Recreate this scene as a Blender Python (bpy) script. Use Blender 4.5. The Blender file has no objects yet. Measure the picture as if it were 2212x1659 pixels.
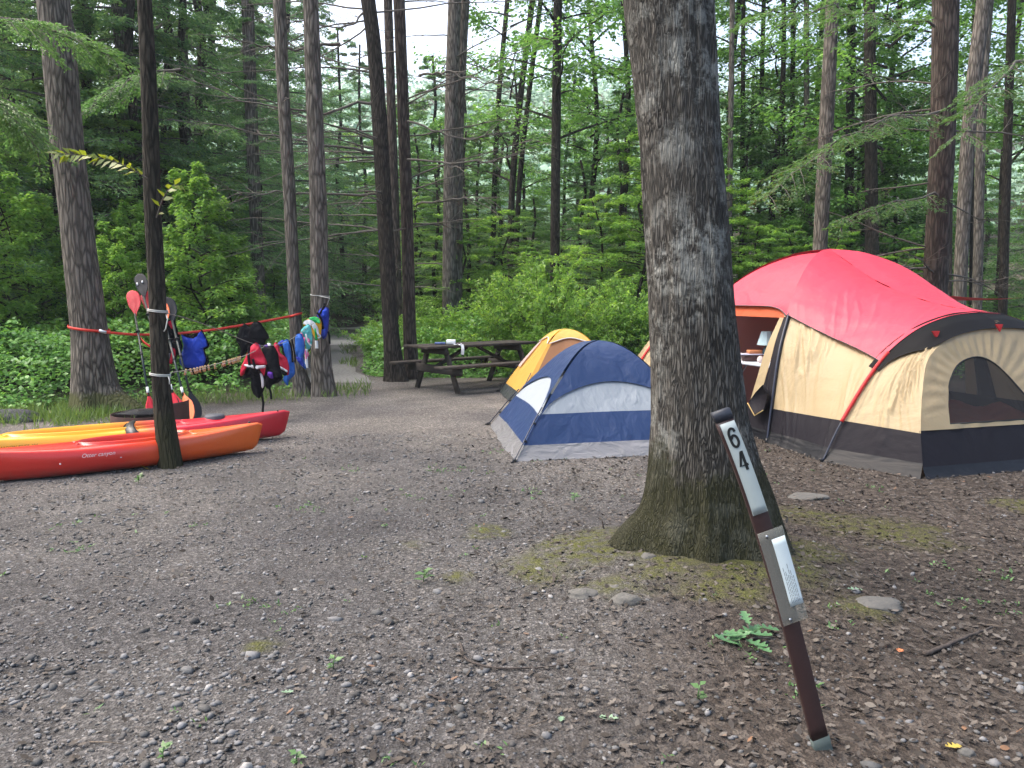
import bpy, math, random
import numpy as np
from mathutils import Vector, Matrix
from mathutils import noise as mnoise
R = math.radians
C = bpy.context.scene.collection
sc = bpy.context.scene
random.seed(7)
rng = np.random.default_rng(11)

# ---------------------------------------------------------------- camera
PITCH = 6.3
F = 1720.0; CX = 1106.0; CY = 829.5; EYE = 1.55       # in pixels of a 2212 px wide copy of the photograph
cam_d = bpy.data.cameras.new('camera'); cam = bpy.data.objects.new('camera', cam_d); C.objects.link(cam)
cam.location = (0, 0, EYE); cam.rotation_euler = (R(90 - PITCH), 0, 0)
cam_d.sensor_width = 36; cam_d.lens = 36 * F / 2212.0
cam_d.clip_start = 0.05; cam_d.clip_end = 1000
sc.camera = cam

# ---------------------------------------------------------------- light
SUN_EL, SUN_AZ = 56, -62        # azimuth from +Y, negative = to the left
w = bpy.data.worlds.new('World'); sc.world = w; w.use_nodes = True
wn = w.node_tree; bg = wn.nodes['Background']
sky = wn.nodes.new('ShaderNodeTexSky'); sky.sky_type = 'NISHITA'; sky.sun_disc = False
sky.sun_elevation = R(SUN_EL); sky.sun_rotation = R(SUN_AZ)
sky.air_density = 1.0; sky.dust_density = 6.0; sky.ozone_density = 0.6
wn.links.new(sky.outputs[0], bg.inputs[0]); bg.inputs[1].default_value = 0.15
sd = bpy.data.lights.new('sun', 'SUN'); sd.energy = 1.3; sd.angle = R(25); sd.color = (1.0, 0.95, 0.88)
so = bpy.data.objects.new('sun', sd); C.objects.link(so)
dv = Vector((math.sin(R(SUN_AZ)) * math.cos(R(SUN_EL)), math.cos(R(SUN_AZ)) * math.cos(R(SUN_EL)) - 0.55, math.sin(R(SUN_EL))))
so.rotation_euler = dv.to_track_quat('Z', 'Y').to_euler()
so.location = (-10, 0, 30)
sc.view_settings.view_transform = 'Standard'; sc.view_settings.look = 'None'
sc.view_settings.gamma = 1; sc.view_settings.use_curve_mapping = False
sc.view_settings.exposure = 1.75
sc.render.engine = 'CYCLES'
sc.cycles.max_bounces = 6; sc.cycles.diffuse_bounces = 3; sc.cycles.glossy_bounces = 2
sc.cycles.transmission_bounces = 4; sc.cycles.transparent_max_bounces = 6
sc.cycles.caustics_reflective = False; sc.cycles.caustics_refractive = False
sc.cycles.use_denoising = True

# ---------------------------------------------------------------- pixel -> world helpers
cp, sp_ = math.cos(R(PITCH)), math.sin(R(PITCH))
def ray(px, py):
    a = (px - CX) / F; b = -(py - CY) / F
    return Vector((a, cp + b * sp_, -sp_ + b * cp))
def W(px, py, d):
    r = ray(px, py); return Vector((0, 0, EYE)) + r * (d / r.y)
def G(px, py, z=0.0):
    r = ray(px, py); return Vector((0, 0, EYE)) + r * ((z - EYE) / r.z)
def xat(px, d): return (px - CX) / F * d * 1.0

# ---------------------------------------------------------------- object helpers
def tag(o, label=None, cat=None, group=None, kind=None):
    if label: o['label'] = label
    if cat: o['category'] = cat
    if group: o['group'] = group
    if kind: o['kind'] = kind
    return o
def empty(name, loc=(0, 0, 0), rz=0.0):
    o = bpy.data.objects.new(name, None); C.objects.link(o); o.location = loc; o.rotation_euler = (0, 0, rz)
    o.empty_display_size = 0.1
    return o
def link(name, me, mat, parent=None, smooth=True):
    o = bpy.data.objects.new(name, me); C.objects.link(o)
    if mat: me.materials.append(mat)
    if smooth and len(me.polygons): me.polygons.foreach_set('use_smooth', [True] * len(me.polygons))
    if parent:
        o.parent = parent
    return o
def mk(name, verts, faces, mat, parent=None, smooth=True):
    """verts in world coordinates; a parented mesh keeps its world place"""
    me = bpy.data.meshes.new(name)
    if parent is not None:
        m = chain_matrix(parent).inverted()
        verts = [m @ Vector(v) for v in verts]
    me.from_pydata([tuple(v) for v in verts], [], faces); me.update()
    return link(name, me, mat, parent, smooth)
def chain_matrix(o):
    m = Matrix.LocRotScale(o.location, o.rotation_euler, o.scale)
    return chain_matrix(o.parent) @ m if o.parent else m
class MB:
    def __init__(s): s.v = []; s.f = []
    def add(s, v, f):
        n = len(s.v); s.v += [Vector(x) for x in v]; s.f += [tuple(i + n for i in q) for q in f]; return s
    def build(s, name, mat, parent=None, smooth=True): return mk(name, s.v, s.f, mat, parent, smooth)
def catmull(pts, n):
    pts = [Vector(p) for p in pts]
    if len(pts) == 2: return [pts[0].lerp(pts[1], i / n) for i in range(n + 1)]
    P = [pts[0] * 2 - pts[1]] + pts + [pts[-1] * 2 - pts[-2]]
    out = []; m = len(pts) - 1
    for i in range(n + 1):
        t = i / n * m; k = min(int(t), m - 1); t -= k
        a, b, c, d = P[k:k + 4]
        out.append(0.5 * ((2 * b) + (c - a) * t + (2 * a - 5 * b + 4 * c - d) * t * t + (3 * b - a - 3 * c + d) * t ** 3))
    return out
def tube(path, rad, sides=8, cap=True, flat=1.0, rf=None):
    """loft round a path; rad number or list; rf(i, ang) scales the radius"""
    path = [Vector(p) for p in path]; n = len(path)
    if not hasattr(rad, '__len__'): rad = [rad] * n
    if len(rad) != n:
        rad = list(np.interp(np.linspace(0, 1, n), np.linspace(0, 1, len(rad)), rad))
    tan = [(path[min(i + 1, n - 1)] - path[max(i - 1, 0)]).normalized() for i in range(n)]
    u = tan[0].orthogonal().normalized()
    if abs(tan[0].z) > .8: u = (Vector((1, 0, 0)) - tan[0] * tan[0].x).normalized()
    v_, f_ = [], []
    for i in range(n):
        u = (u - tan[i] * u.dot(tan[i])).normalized(); b = tan[i].cross(u)
        for k in range(sides):
            a = 2 * math.pi * k / sides; r = rad[i] * (rf(i, a) if rf else 1)
            v_.append(path[i] + u * math.cos(a) * r + b * math.sin(a) * r * flat)
    for i in range(n - 1):
        for k in range(sides):
            k2 = (k + 1) % sides
            f_.append((i * sides + k, i * sides + k2, (i + 1) * sides + k2, (i + 1) * sides + k))
    if cap:
        f_.append(tuple(range(sides))[::-1]); f_.append(tuple((n - 1) * sides + k for k in range(sides)))
    return v_, f_
def boxv(c, sx, sy, sz, M=None):
    """box with size (sx,sy,sz), chamfered edges, centre c, optional 3x3 orientation"""
    e = min(sx, sy, sz) * .08; v = []
    hx, hy, hz = sx / 2, sy / 2, sz / 2
    rings = [(-hz, e), (-hz + e, 0), (hz - e, 0), (hz, e)]
    for z, i in rings:
        a, b = hx - i, hy - i
        v += [(-a + e, -b, z), (a - e, -b, z), (a, -b + e, z), (a, b - e, z), (a - e, b, z), (-a + e, b, z), (-a, b - e, z), (-a, -b + e, z)]
    f = [tuple(range(8))[::-1], tuple(range(24, 32))]
    for r in range(3):
        for k in range(8):
            k2 = (k + 1) % 8; f.append((r * 8 + k, r * 8 + k2, (r + 1) * 8 + k2, (r + 1) * 8 + k))
    M = M or Matrix.Identity(3)
    return [Vector(c) + M @ Vector(p) for p in v], f
def beam(p, q, wd, th, up=(0, 0, 1)):
    """board from p to q, wd across, th along up"""
    p, q = Vector(p), Vector(q); d = (q - p); L = d.length; d.normalize()
    up = Vector(up); s = d.cross(up).normalized(); u2 = s.cross(d)
    M = Matrix((d, s, u2)).transposed()
    return boxv((p + q) / 2, L, wd, th, M)
def quads(name, V, mat, parent=None):
    """V: (N,k,3) numpy polygons, fast"""
    N, k, _ = V.shape
    me = bpy.data.meshes.new(name)
    me.vertices.add(N * k); me.vertices.foreach_set('co', V.reshape(-1).astype(np.float32))
    me.loops.add(N * k); me.loops.foreach_set('vertex_index', np.arange(N * k, dtype=np.int32))
    me.polygons.add(N); me.polygons.foreach_set('loop_start', np.arange(0, N * k, k, dtype=np.int32))
    me.update(calc_edges=True)
    if mat: me.materials.append(mat)
    return me
def nrm(a): return a / np.maximum(np.linalg.norm(a, axis=-1, keepdims=True), 1e-9)
def leaf_polys(pos, dr, up, L, Wd, fold=.12):
    dr = nrm(dr); side = nrm(np.cross(dr, up)); n = np.cross(side, dr)
    L = np.asarray(L)[:, None]; Wd = np.asarray(Wd)[:, None]
    p0 = pos; p2 = pos + dr * L - n * L * .12
    p1 = pos + dr * L * .42 + side * Wd * .5 + n * Wd * fold
    p3 = pos + dr * L * .42 - side * Wd * .5 + n * Wd * fold
    return np.stack([p0, p1, p2, p3], 1)

# ---------------------------------------------------------------- materials
def newmat(name):
    m = bpy.data.materials.new(name); m.use_nodes = True
    return m, m.node_tree.nodes, m.node_tree.links, m.node_tree.nodes['Principled BSDF']
def ramp(N, cols, fac=None, L=None):
    r = N.new('ShaderNodeValToRGB'); e = r.color_ramp.elements
    e[0].position = cols[0][0]; e[0].color = (*cols[0][1], 1); e[1].position = cols[-1][0]; e[1].color = (*cols[-1][1], 1)
    for p, c in cols[1:-1]:
        x = e.new(p); x.color = (*c, 1)
    if fac is not None: L.new(fac, r.inputs[0])
    return r
def coord(N, L, scale=(1, 1, 1), rot=(0, 0, 0), kind='Object'):
    t = N.new('ShaderNodeTexCoord'); mp = N.new('ShaderNodeMapping'); mp.inputs['Scale'].default_value = scale
    mp.inputs['Rotation'].default_value = rot
    L.new(t.outputs[kind], mp.inputs[0]); return mp.outputs[0]
def noise(N, L, vec, scale, detail=4, rough=.55, dist=0):
    n = N.new('ShaderNodeTexNoise'); n.inputs['Scale'].default_value = scale; n.inputs['Detail'].default_value = detail
    n.inputs['Roughness'].default_value = rough; n.inputs['Distortion'].default_value = dist
    if vec is not None: L.new(vec, n.inputs['Vector'])
    return n.outputs['Fac']
def bump(N, L, h, strength, dist, nrm_in=None):
    b = N.new('ShaderNodeBump'); b.inputs['Strength'].default_value = strength; b.inputs['Distance'].default_value = dist
    L.new(h, b.inputs['Height'])
    if nrm_in: L.new(nrm_in, b.inputs['Normal'])
    return b.outputs[0]
def mixc(N, L, f, a, b, mode='MIX'):
    m = N.new('ShaderNodeMix'); m.data_type = 'RGBA'; m.blend_type = mode
    for s, x in ((0, f), (6, a), (7, b)):
        if isinstance(x, (int, float)): m.inputs[s].default_value = x
        elif isinstance(x, tuple): m.inputs[s].default_value = (*x, 1)
        else: L.new(x, m.inputs[s])
    return m.outputs[2]
def plain(name, col, rough=.6, metal=0, var=.12, scale=12, bmp=0.1, spec=.5):
    m, N, L, B = newmat(name)
    v = coord(N, L); n = noise(N, L, v, scale, 5)
    c = mixc(N, L, n, tuple(x * (1 - var) for x in col), tuple(min(1, x * (1 + var)) for x in col))
    L.new(c, B.inputs['Base Color']); B.inputs['Roughness'].default_value = rough; B.inputs['Metallic'].default_value = metal
    B.inputs['Specular IOR Level'].default_value = spec
    if bmp: L.new(bump(N, L, noise(N, L, v, scale * 4, 4), bmp, .01), B.inputs['Normal'])
    return m
def leafmat(name, cols, trans=.35, rough=.45, spec=.5, clump=.8):
    m, N, L, B = newmat(name)
    g = N.new('ShaderNodeNewGeometry'); oi = N.new('ShaderNodeObjectInfo')
    v = coord(N, L); n = noise(N, L, v, 1.1, 3)
    a = N.new('ShaderNodeMath'); a.operation = 'MULTIPLY_ADD'; a.inputs[1].default_value = .55; L.new(g.outputs['Random Per Island'], a.inputs[0])
    b = N.new('ShaderNodeMath'); b.operation = 'MULTIPLY_ADD'; b.inputs[1].default_value = clump; b.inputs[2].default_value = -clump * .5 + .0
    L.new(n, b.inputs[0]); L.new(b.outputs[0], a.inputs[2])
    c_ = N.new('ShaderNodeMath'); c_.operation = 'MULTIPLY_ADD'; c_.inputs[1].default_value = .3; L.new(oi.outputs['Random'], c_.inputs[0]); L.new(a.outputs[0], c_.inputs[2])
    r = ramp(N, cols, c_.outputs[0], L)
    L.new(r.outputs[0], B.inputs['Base Color']); B.inputs['Roughness'].default_value = rough; B.inputs['Specular IOR Level'].default_value = spec
    t = N.new('ShaderNodeBsdfTranslucent'); hs = N.new('ShaderNodeHueSaturation'); hs.inputs['Value'].default_value = 1.5; hs.inputs['Saturation'].default_value = 1.1; hs.inputs['Hue'].default_value = .485
    L.new(r.outputs[0], hs.inputs['Color']); L.new(hs.outputs[0], t.inputs[0])
    mx = N.new('ShaderNodeMixShader'); mx.inputs[0].default_value = trans
    L.new(B.outputs[0], mx.inputs[1]); L.new(t.outputs[0], mx.inputs[2])
    L.new(mx.outputs[0], N['Material Output'].inputs[0])
    return m
def barkmat(name, dark, mid, light, sc_=7, strength=1.0, lichen=None, moss=None, mossz=.5, furrow=.16):
    m, N, L, B = newmat(name)
    v = coord(N, L, (1, 1, furrow)); v2 = coord(N, L, (1, 1, 1))
    vo = N.new('ShaderNodeTexVoronoi'); vo.feature = 'DISTANCE_TO_EDGE'; vo.inputs['Scale'].default_value = sc_ * 3.2
    nv = N.new('ShaderNodeTexNoise'); nv.inputs['Scale'].default_value = sc_ * 1.5; L.new(v, nv.inputs['Vector'])
    mm = N.new('ShaderNodeMix'); mm.data_type = 'VECTOR'; mm.inputs[0].default_value = .06; L.new(v, mm.inputs[4]); L.new(nv.outputs['Color'], mm.inputs[5])
    L.new(mm.outputs[1], vo.inputs['Vector'])
    rp = ramp(N, [(0, (0, 0, 0)), (.25, (1, 1, 1))], vo.outputs['Distance'], L)
    n1 = noise(N, L, v, sc_ * 6, 8, .7, .5); n2 = noise(N, L, v2, 2.2, 4); 
    h = mixc(N, L, .5, rp.outputs[0], n1)
    c = ramp(N, [(0.2, dark), (.5, mid), (.8, light)], h, L).outputs[0]
    c = mixc(N, L, ramp(N, [(.35, (0, 0, 0)), (.75, (.28, .28, .28))], n2, L).outputs[0], c, tuple(x * 1.2 for x in light))
    if lichen:
        nl = noise(N, L, v2, 6, 7, .75); nb = noise(N, L, v2, 1.3, 2)
        ml = N.new('ShaderNodeMath'); ml.operation = 'MULTIPLY'; L.new(ramp(N, [(.49, (0, 0, 0)), (.60, (1, 1, 1))], nl, L).outputs[0], ml.inputs[0]); L.new(ramp(N, [(.4, (0, 0, 0)), (.6, (1, 1, 1))], nb, L).outputs[0], ml.inputs[1])
        c = mixc(N, L, ml.outputs[0], c, lichen)
    if moss:
        sx = N.new('ShaderNodeSeparateXYZ'); L.new(v2, sx.inputs[0])
        mr = N.new('ShaderNodeMapRange'); mr.inputs[1].default_value = 0; mr.inputs[2].default_value = mossz; mr.inputs[3].default_value = 1; mr.inputs[4].default_value = 0
        L.new(sx.outputs[2], mr.inputs[0])
        nm = noise(N, L, v2, 2.6, 7, .72); ad = N.new('ShaderNodeMath'); ad.operation = 'ADD'; L.new(mr.outputs[0], ad.inputs[0]); L.new(nm, ad.inputs[1])
        c = mixc(N, L, ramp(N, [(.85, (0, 0, 0)), (1.5, (.85, .85, .85))], ad.outputs[0], L).outputs[0], c, moss)
    L.new(c, B.inputs['Base Color']); B.inputs['Roughness'].default_value = .92; B.inputs['Specular IOR Level'].default_value = .2
    L.new(bump(N, L, h, strength, .02), B.inputs['Normal'])
    return m
def fabric(name, col, trans=.25, rough=.5, wr=.5, wscale=(2.5, 2.5, 2.5), rot=(0, 0, 0), var=.06, spec=.4, tcol=None, fold=0):
    m, N, L, B = newmat(name)
    v = coord(N, L); vs = coord(N, L, wscale, rot)
    c = mixc(N, L, noise(N, L, v, 3, 4), tuple(x * (1 - var) for x in col), tuple(min(1, x * (1 + var)) for x in col))
    L.new(c, B.inputs['Base Color']); B.inputs['Roughness'].default_value = rough; B.inputs['Specular IOR Level'].default_value = spec
    n1 = noise(N, L, vs, 1.6, 4, .45, 1.2)
    b1 = bump(N, L, n1, wr, .05); n2 = noise(N, L, v, 9, 3, .5, .6); b2 = bump(N, L, n2, wr * .5, .012, b1)
    if fold:
        vf_ = coord(N, L, (9, 9, .9), (.45, .5, .2)); nf_ = noise(N, L, vf_, 1.1, 3, .4, .4); gate = noise(N, L, v, .9, 2)
        gm_ = N.new('ShaderNodeMath'); gm_.operation = 'MULTIPLY'; L.new(nf_, gm_.inputs[0]); L.new(ramp(N, [(.35, (.15, .15, .15)), (.6, (1, 1, 1))], gate, L).outputs[0], gm_.inputs[1])
        b2 = bump(N, L, gm_.outputs[0], fold, .05, b2)
    L.new(b2, B.inputs['Normal'])
    if trans:
        t = N.new('ShaderNodeBsdfTranslucent'); L.new(b2, t.inputs['Normal'])
        if tcol: t.inputs[0].default_value = (*tcol, 1)
        else: L.new(c, t.inputs[0])
        mx = N.new('ShaderNodeMixShader'); mx.inputs[0].default_value = trans
        L.new(B.outputs[0], mx.inputs[1]); L.new(t.outputs[0], mx.inputs[2]); L.new(mx.outputs[0], N['Material Output'].inputs[0])
    return m
def screenmat(name, col, alpha):
    m, N, L, B = newmat(name); B.inputs['Base Color'].default_value = (*col, 1); B.inputs['Roughness'].default_value = .8
    tr = N.new('ShaderNodeBsdfTransparent'); mx = N.new('ShaderNodeMixShader'); 
    v = coord(N, L); n = noise(N, L, v, 4, 2); mr = N.new('ShaderNodeMapRange'); mr.inputs[3].default_value = alpha - .05; mr.inputs[4].default_value = alpha + .05
    L.new(n, mr.inputs[0]); L.new(mr.outputs[0], mx.inputs[0])
    L.new(tr.outputs[0], mx.inputs[1]); L.new(B.outputs[0], mx.inputs[2]); L.new(mx.outputs[0], N['Material Output'].inputs[0])
    return m

BARK_GREY = barkmat('bark_grey', (.025, .021, .018), (.095, .083, .070), (.19, .168, .145), 7, 1.0)
BARK_BIG = barkmat('bark_lichen', (.010, .009, .008), (.046, .042, .036), (.140, .130, .114), 20, 1.0, lichen=(.30, .30, .27), moss=(.026, .027, .010), mossz=.9, furrow=.12)
BARK_DARK = barkmat('bark_dark', (.007, .006, .005), (.024, .020, .017), (.06, .05, .042), 9, 1.0)
BARK_RED = barkmat('bark_red', (.015, .011, .009), (.05, .039, .033), (.10, .08, .068), 7, 1.0)
BARK_MOSS = barkmat('bark_mossy', (.02, .017, .014), (.085, .074, .062), (.175, .155, .13), 7, 1.0, moss=(.06, .065, .02), mossz=.5)
DEADW = plain('dead_wood', (.10, .088, .076), .9, var=.3, scale=30, bmp=.4)
LEAF_HEM = leafmat('leaf_hemlock', [(0, (.05, .12, .05)), (.5, (.125, .245, .09)), (1, (.25, .37, .11))], .5, .5)
LEAF_BROAD = leafmat('leaf_broad', [(0, (.05, .12, .04)), (.5, (.11, .25, .06)), (1, (.20, .37, .08))], .5, .42)
LEAF_LIGHT = leafmat('leaf_light', [(0, (.08, .18, .045)), (.5, (.20, .37, .075)), (1, (.36, .52, .11))], .5, .42)
LEAF_GROUND = leafmat('leaf_ground', [(0, (.05, .14, .035)), (.5, (.13, .30, .06)), (.93, (.24, .42, .10)), (1, (.38, .40, .07))], .35, .45)
LEAF_YEL = leafmat('leaf_yellow', [(0, (.09, .14, .02)), (1, (.20, .25, .035))], .4, .4)
LEAF_HAZED = leafmat('leaf_haze_tint', [(0, (.20, .32, .24)), (.5, (.30, .45, .32)), (1, (.42, .56, .40))], .2, .6, clump=1.1)  # distance haze and sunlit paleness tinted into the leaf colour

# ---------------------------------------------------------------- terrain
def fbm(x, y, s, oct_=3):
    a = 0; amp = 1
    for i in range(oct_):
        a += amp * mnoise.noise(Vector((x * s, y * s, 3.1 * i))); amp *= .5; s *= 2
    return a
def H(x, y):
    z = .012 * fbm(x, y, .35, 2) * min(1, max(0, (y - 1) / 3))
    if y > 30:
        k = y - 30; q = min(1, k / 8)
        z += .13 * k * q
    if y > 75: z += .26 * (y - 75) * min(1, (y - 75) / 20) * (1 + .12 * fbm(x, y, .015, 2))
    d = math.hypot(x - 1.1, y - 4.55)        # root mound of the big tree
    z += .10 * math.exp(-(d / .75) ** 2)
    return z
def axis(lo, hi, dlo, dhi, fine, grow=1.09):
    a = list(np.arange(dlo, dhi + 1e-6, fine)); s = fine
    while a[-1] < hi: s *= grow; a.append(a[-1] + s)
    s = fine
    while a[0] > lo: s *= grow; a.insert(0, a[0] - s)
    return a
xs = axis(-120, 120, -4, 4.5, .05); ys = axis(-12, 170, 1.4, 9.5, .05)
def smooth(a, b, x):
    t = min(1, max(0, (x - a) / (b - a))); return t * t * (3 - 2 * t)
moss_spots = [G(1830, 1135), G(1750, 1115), G(1930, 1150), G(1290, 1215), G(1450, 1240), G(1640, 1240), G(1720, 1200), G(1250, 1190), G(1330, 1290), G(1560, 1275), G(2200, 1093), G(560, 1400), G(900, 1180), G(990, 1250), G(1050, 1150), G(1860, 1330), G(1300, 1170), G(1170, 1225)]
moss_r = [.42, .3, .36, .28, .35, .35, .35, .3, .2, .3, .2, .08, .15, .1, .2, .15, .22, .25]
vs = []; cols = []
for y in ys:
    for x in xs:
        z = H(x, y)
        n1 = mnoise.noise(Vector((x * 1.1, y * 1.1, 5))); n2 = mnoise.noise(Vector((x * 4.5, y * 4.5, 9)))
        if 1 < y < 12 and abs(x) < 6:
            z += .010 * n2 + .006 * mnoise.noise(Vector((x * 11, y * 11, 2)))
        px = CX + F * x / max(y, .3)
        # gravel (R) against leafy soil
        b = smooth(-.5, .9, (1.35 - .0 * y) - x + .45 * n1 - (.0 if y > 5 else (5 - y) * .42) + .25 * n2)
        if y > 5.5: b = max(b, smooth(2.2, 1.0, x + .4 * n1 - .0) )
        if y > 16: b = 0
        wp = smooth(-.315, -.275, x / max(y, .1) + .02 * n2) * smooth(-.165, -.19, x / max(y, .1) + .02 * n2) * smooth(11, 12.5, y) * (1 if y < 35 else 0)
        b = max(b, wp)
        if 25.5 < y < 35 and x < 8: b = smooth(0, 1, 1.0)
        if y > 40 and x > .40 * y and y < 64: b = 1
        mo = 0
        for (q, r_) in zip(moss_spots, moss_r):
            d = math.hypot(x - q.x, (y - q.y) * .9) / r_ + .5 * n2 + .3 * n1
            mo = max(mo, smooth(1.15, .3, d))
        if mo > 0: z += .012 * mo
        fo = smooth(13.5, 17, y + n1) * (1 - wp) if not (25.5 < y < 35 and x < 8) else 0
        if x < -3 and y > 9.6 + .3 * n2: fo = max(fo, .8 * smooth(10.2, 11.6, y + n1 * .6 - .35 * max(0, x + 6)) * (1 - wp))
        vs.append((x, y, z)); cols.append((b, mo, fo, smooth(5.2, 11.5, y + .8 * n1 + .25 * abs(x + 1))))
nx = len(xs)
fs = [(j * nx + i, j * nx + i + 1, (j + 1) * nx + i + 1, (j + 1) * nx + i) for j in range(len(ys) - 1) for i in range(nx - 1)]
gm = bpy.data.meshes.new('ground'); gm.from_pydata(vs, [], fs); gm.update()
ca = gm.color_attributes.new('zone', 'FLOAT_COLOR', 'POINT'); ca.data.foreach_set('color', np.array(cols, dtype=np.float32).reshape(-1))
m, N, L, B = newmat('ground_soil')
at = N.new('ShaderNodeAttribute'); at.attribute_name = 'zone'; sep = N.new('ShaderNodeSeparateColor'); L.new(at.outputs['Color'], sep.inputs[0])
v = coord(N, L)
vo = N.new('ShaderNodeTexVoronoi'); vo.inputs['Scale'].default_value = 80; L.new(v, vo.inputs['Vector'])
vo2 = N.new('ShaderNodeTexVoronoi'); vo2.inputs['Scale'].default_value = 42; L.new(v, vo2.inputs['Vector'])
sepv = N.new('ShaderNodeSeparateColor'); L.new(vo.outputs['Color'], sepv.inputs[0])
sepw = N.new('ShaderNodeSeparateColor'); L.new(vo2.outputs['Color'], sepw.inputs[0])
nf = noise(N, L, v, 90, 6, .7); nl = noise(N, L, v, 1.4, 4); nm_ = noise(N, L, v, 14, 5, .65)
grav = ramp(N, [(0, (.036, .035, .034)), (.45, (.078, .076, .075)), (.85, (.15, .148, .147)), (1, (.30, .285, .27))], sepv.outputs[0], L).outputs[0]
grav = mixc(N, L, .4, grav, ramp(N, [(.3, (.020, .018, .016)), (.62, (.12, .114, .108)), (.75, (.30, .285, .27))], nf, L).outputs[0])
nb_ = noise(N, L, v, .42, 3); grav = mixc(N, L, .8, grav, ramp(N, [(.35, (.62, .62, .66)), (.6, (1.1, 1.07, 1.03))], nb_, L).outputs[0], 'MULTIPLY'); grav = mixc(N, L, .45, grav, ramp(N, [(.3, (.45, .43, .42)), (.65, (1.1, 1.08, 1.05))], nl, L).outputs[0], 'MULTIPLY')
dirt = ramp(N, [(.28, (.02, .016, .014)), (.5, (.052, .043, .037)), (.72, (.12, .10, .088))], nf, L).outputs[0]
dirt = mixc(N, L, .5, dirt, ramp(N, [(0, (.024, .019, .016)), (.6, (.062, .050, .042)), (1, (.16, .138, .12))], sepw.outputs[0], L).outputs[0])
dirt = mixc(N, L, .7, dirt, ramp(N, [(.35, (.6, .6, .6)), (.6, (1.05, 1.05, 1.05))], nb_, L).outputs[0], 'MULTIPLY'); dirt = mixc(N, L, .5, dirt, ramp(N, [(.3, (.5, .48, .46)), (.7, (1.1, 1.08, 1.05))], nm_, L).outputs[0], 'MULTIPLY')
moss = ramp(N, [(.3, (.035, .036, .012)), (.7, (.10, .105, .03))], nf, L).outputs[0]
fore = ramp(N, [(.3, (.02, .02, .01)), (.7, (.075, .065, .04))], nf, L).outputs[0]
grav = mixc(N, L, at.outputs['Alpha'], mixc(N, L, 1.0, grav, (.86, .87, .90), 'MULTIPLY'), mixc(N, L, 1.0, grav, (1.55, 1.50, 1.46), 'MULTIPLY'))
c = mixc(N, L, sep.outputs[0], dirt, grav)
mf = N.new('ShaderNodeMath'); mf.operation = 'MULTIPLY'; L.new(sep.outputs[1], mf.inputs[0]); L.new(ramp(N, [(.35, (0, 0, 0)), (.6, (1, 1, 1))], nm_, L).outputs[0], mf.inputs[1])
c = mixc(N, L, mf.outputs[0], c, moss); c = mixc(N, L, sep.outputs[2], c, fore)
L.new(c, B.inputs['Base Color']); B.inputs['Roughness'].default_value = .95; B.inputs['Specular IOR Level'].default_value = .2
b1 = bump(N, L, vo.outputs['Distance'], .7, .012); b2 = bump(N, L, nf, .6, .01, b1); L.new(bump(N, L, nm_, .6, .03, b2), B.inputs['Normal'])
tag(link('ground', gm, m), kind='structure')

V_, F_ = [], []
rx = np.linspace(-16, 4, 60); ry = np.linspace(25.2, 34.5, 24)
for y in ry:
    for x in rx: V_.append((x, y + .25 * mnoise.noise(Vector((x * .5, 3, 1))), H(x, y) + .014))
F_ = [(j * 60 + i, j * 60 + i + 1, (j + 1) * 60 + i + 1, (j + 1) * 60 + i) for j in range(23) for i in range(59)]
m, N, L, B = newmat('road_gravel'); v = coord(N, L); L.new(ramp(N, [(.3, (.20, .19, .18)), (.7, (.44, .42, .41))], noise(N, L, v, 14, 7, .75), L).outputs[0], B.inputs['Base Color']); B.inputs['Roughness'].default_value = .95
tag(mk('road', V_, F_, m), kind='structure')
V_, F_ = [], []
for j in range(40):
    y = 14.2 + 11.6 * j / 39; wv_ = .12 * mnoise.noise(Vector((y * .9, 5, 2)))
    for i in range(9): x = -.222 * y + (i / 4 - 1) * (.40 + .25 * smooth(17, 14.5, y) + wv_) + .1 * mnoise.noise(Vector((y * .6, 9, 2))); V_.append((x, y, H(x, y) + .009))
F_ = [(j * 9 + i, j * 9 + i + 1, (j + 1) * 9 + i + 1, (j + 1) * 9 + i) for j in range(39) for i in range(8)]
m, N, L, B = newmat('path_gravel'); v = coord(N, L); L.new(ramp(N, [(.3, (.07, .066, .062)), (.7, (.25, .24, .23))], noise(N, L, v, 22, 7, .75), L).outputs[0], B.inputs['Base Color']); B.inputs['Roughness'].default_value = .95
tag(mk('path', V_, F_, m), kind='structure')

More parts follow.
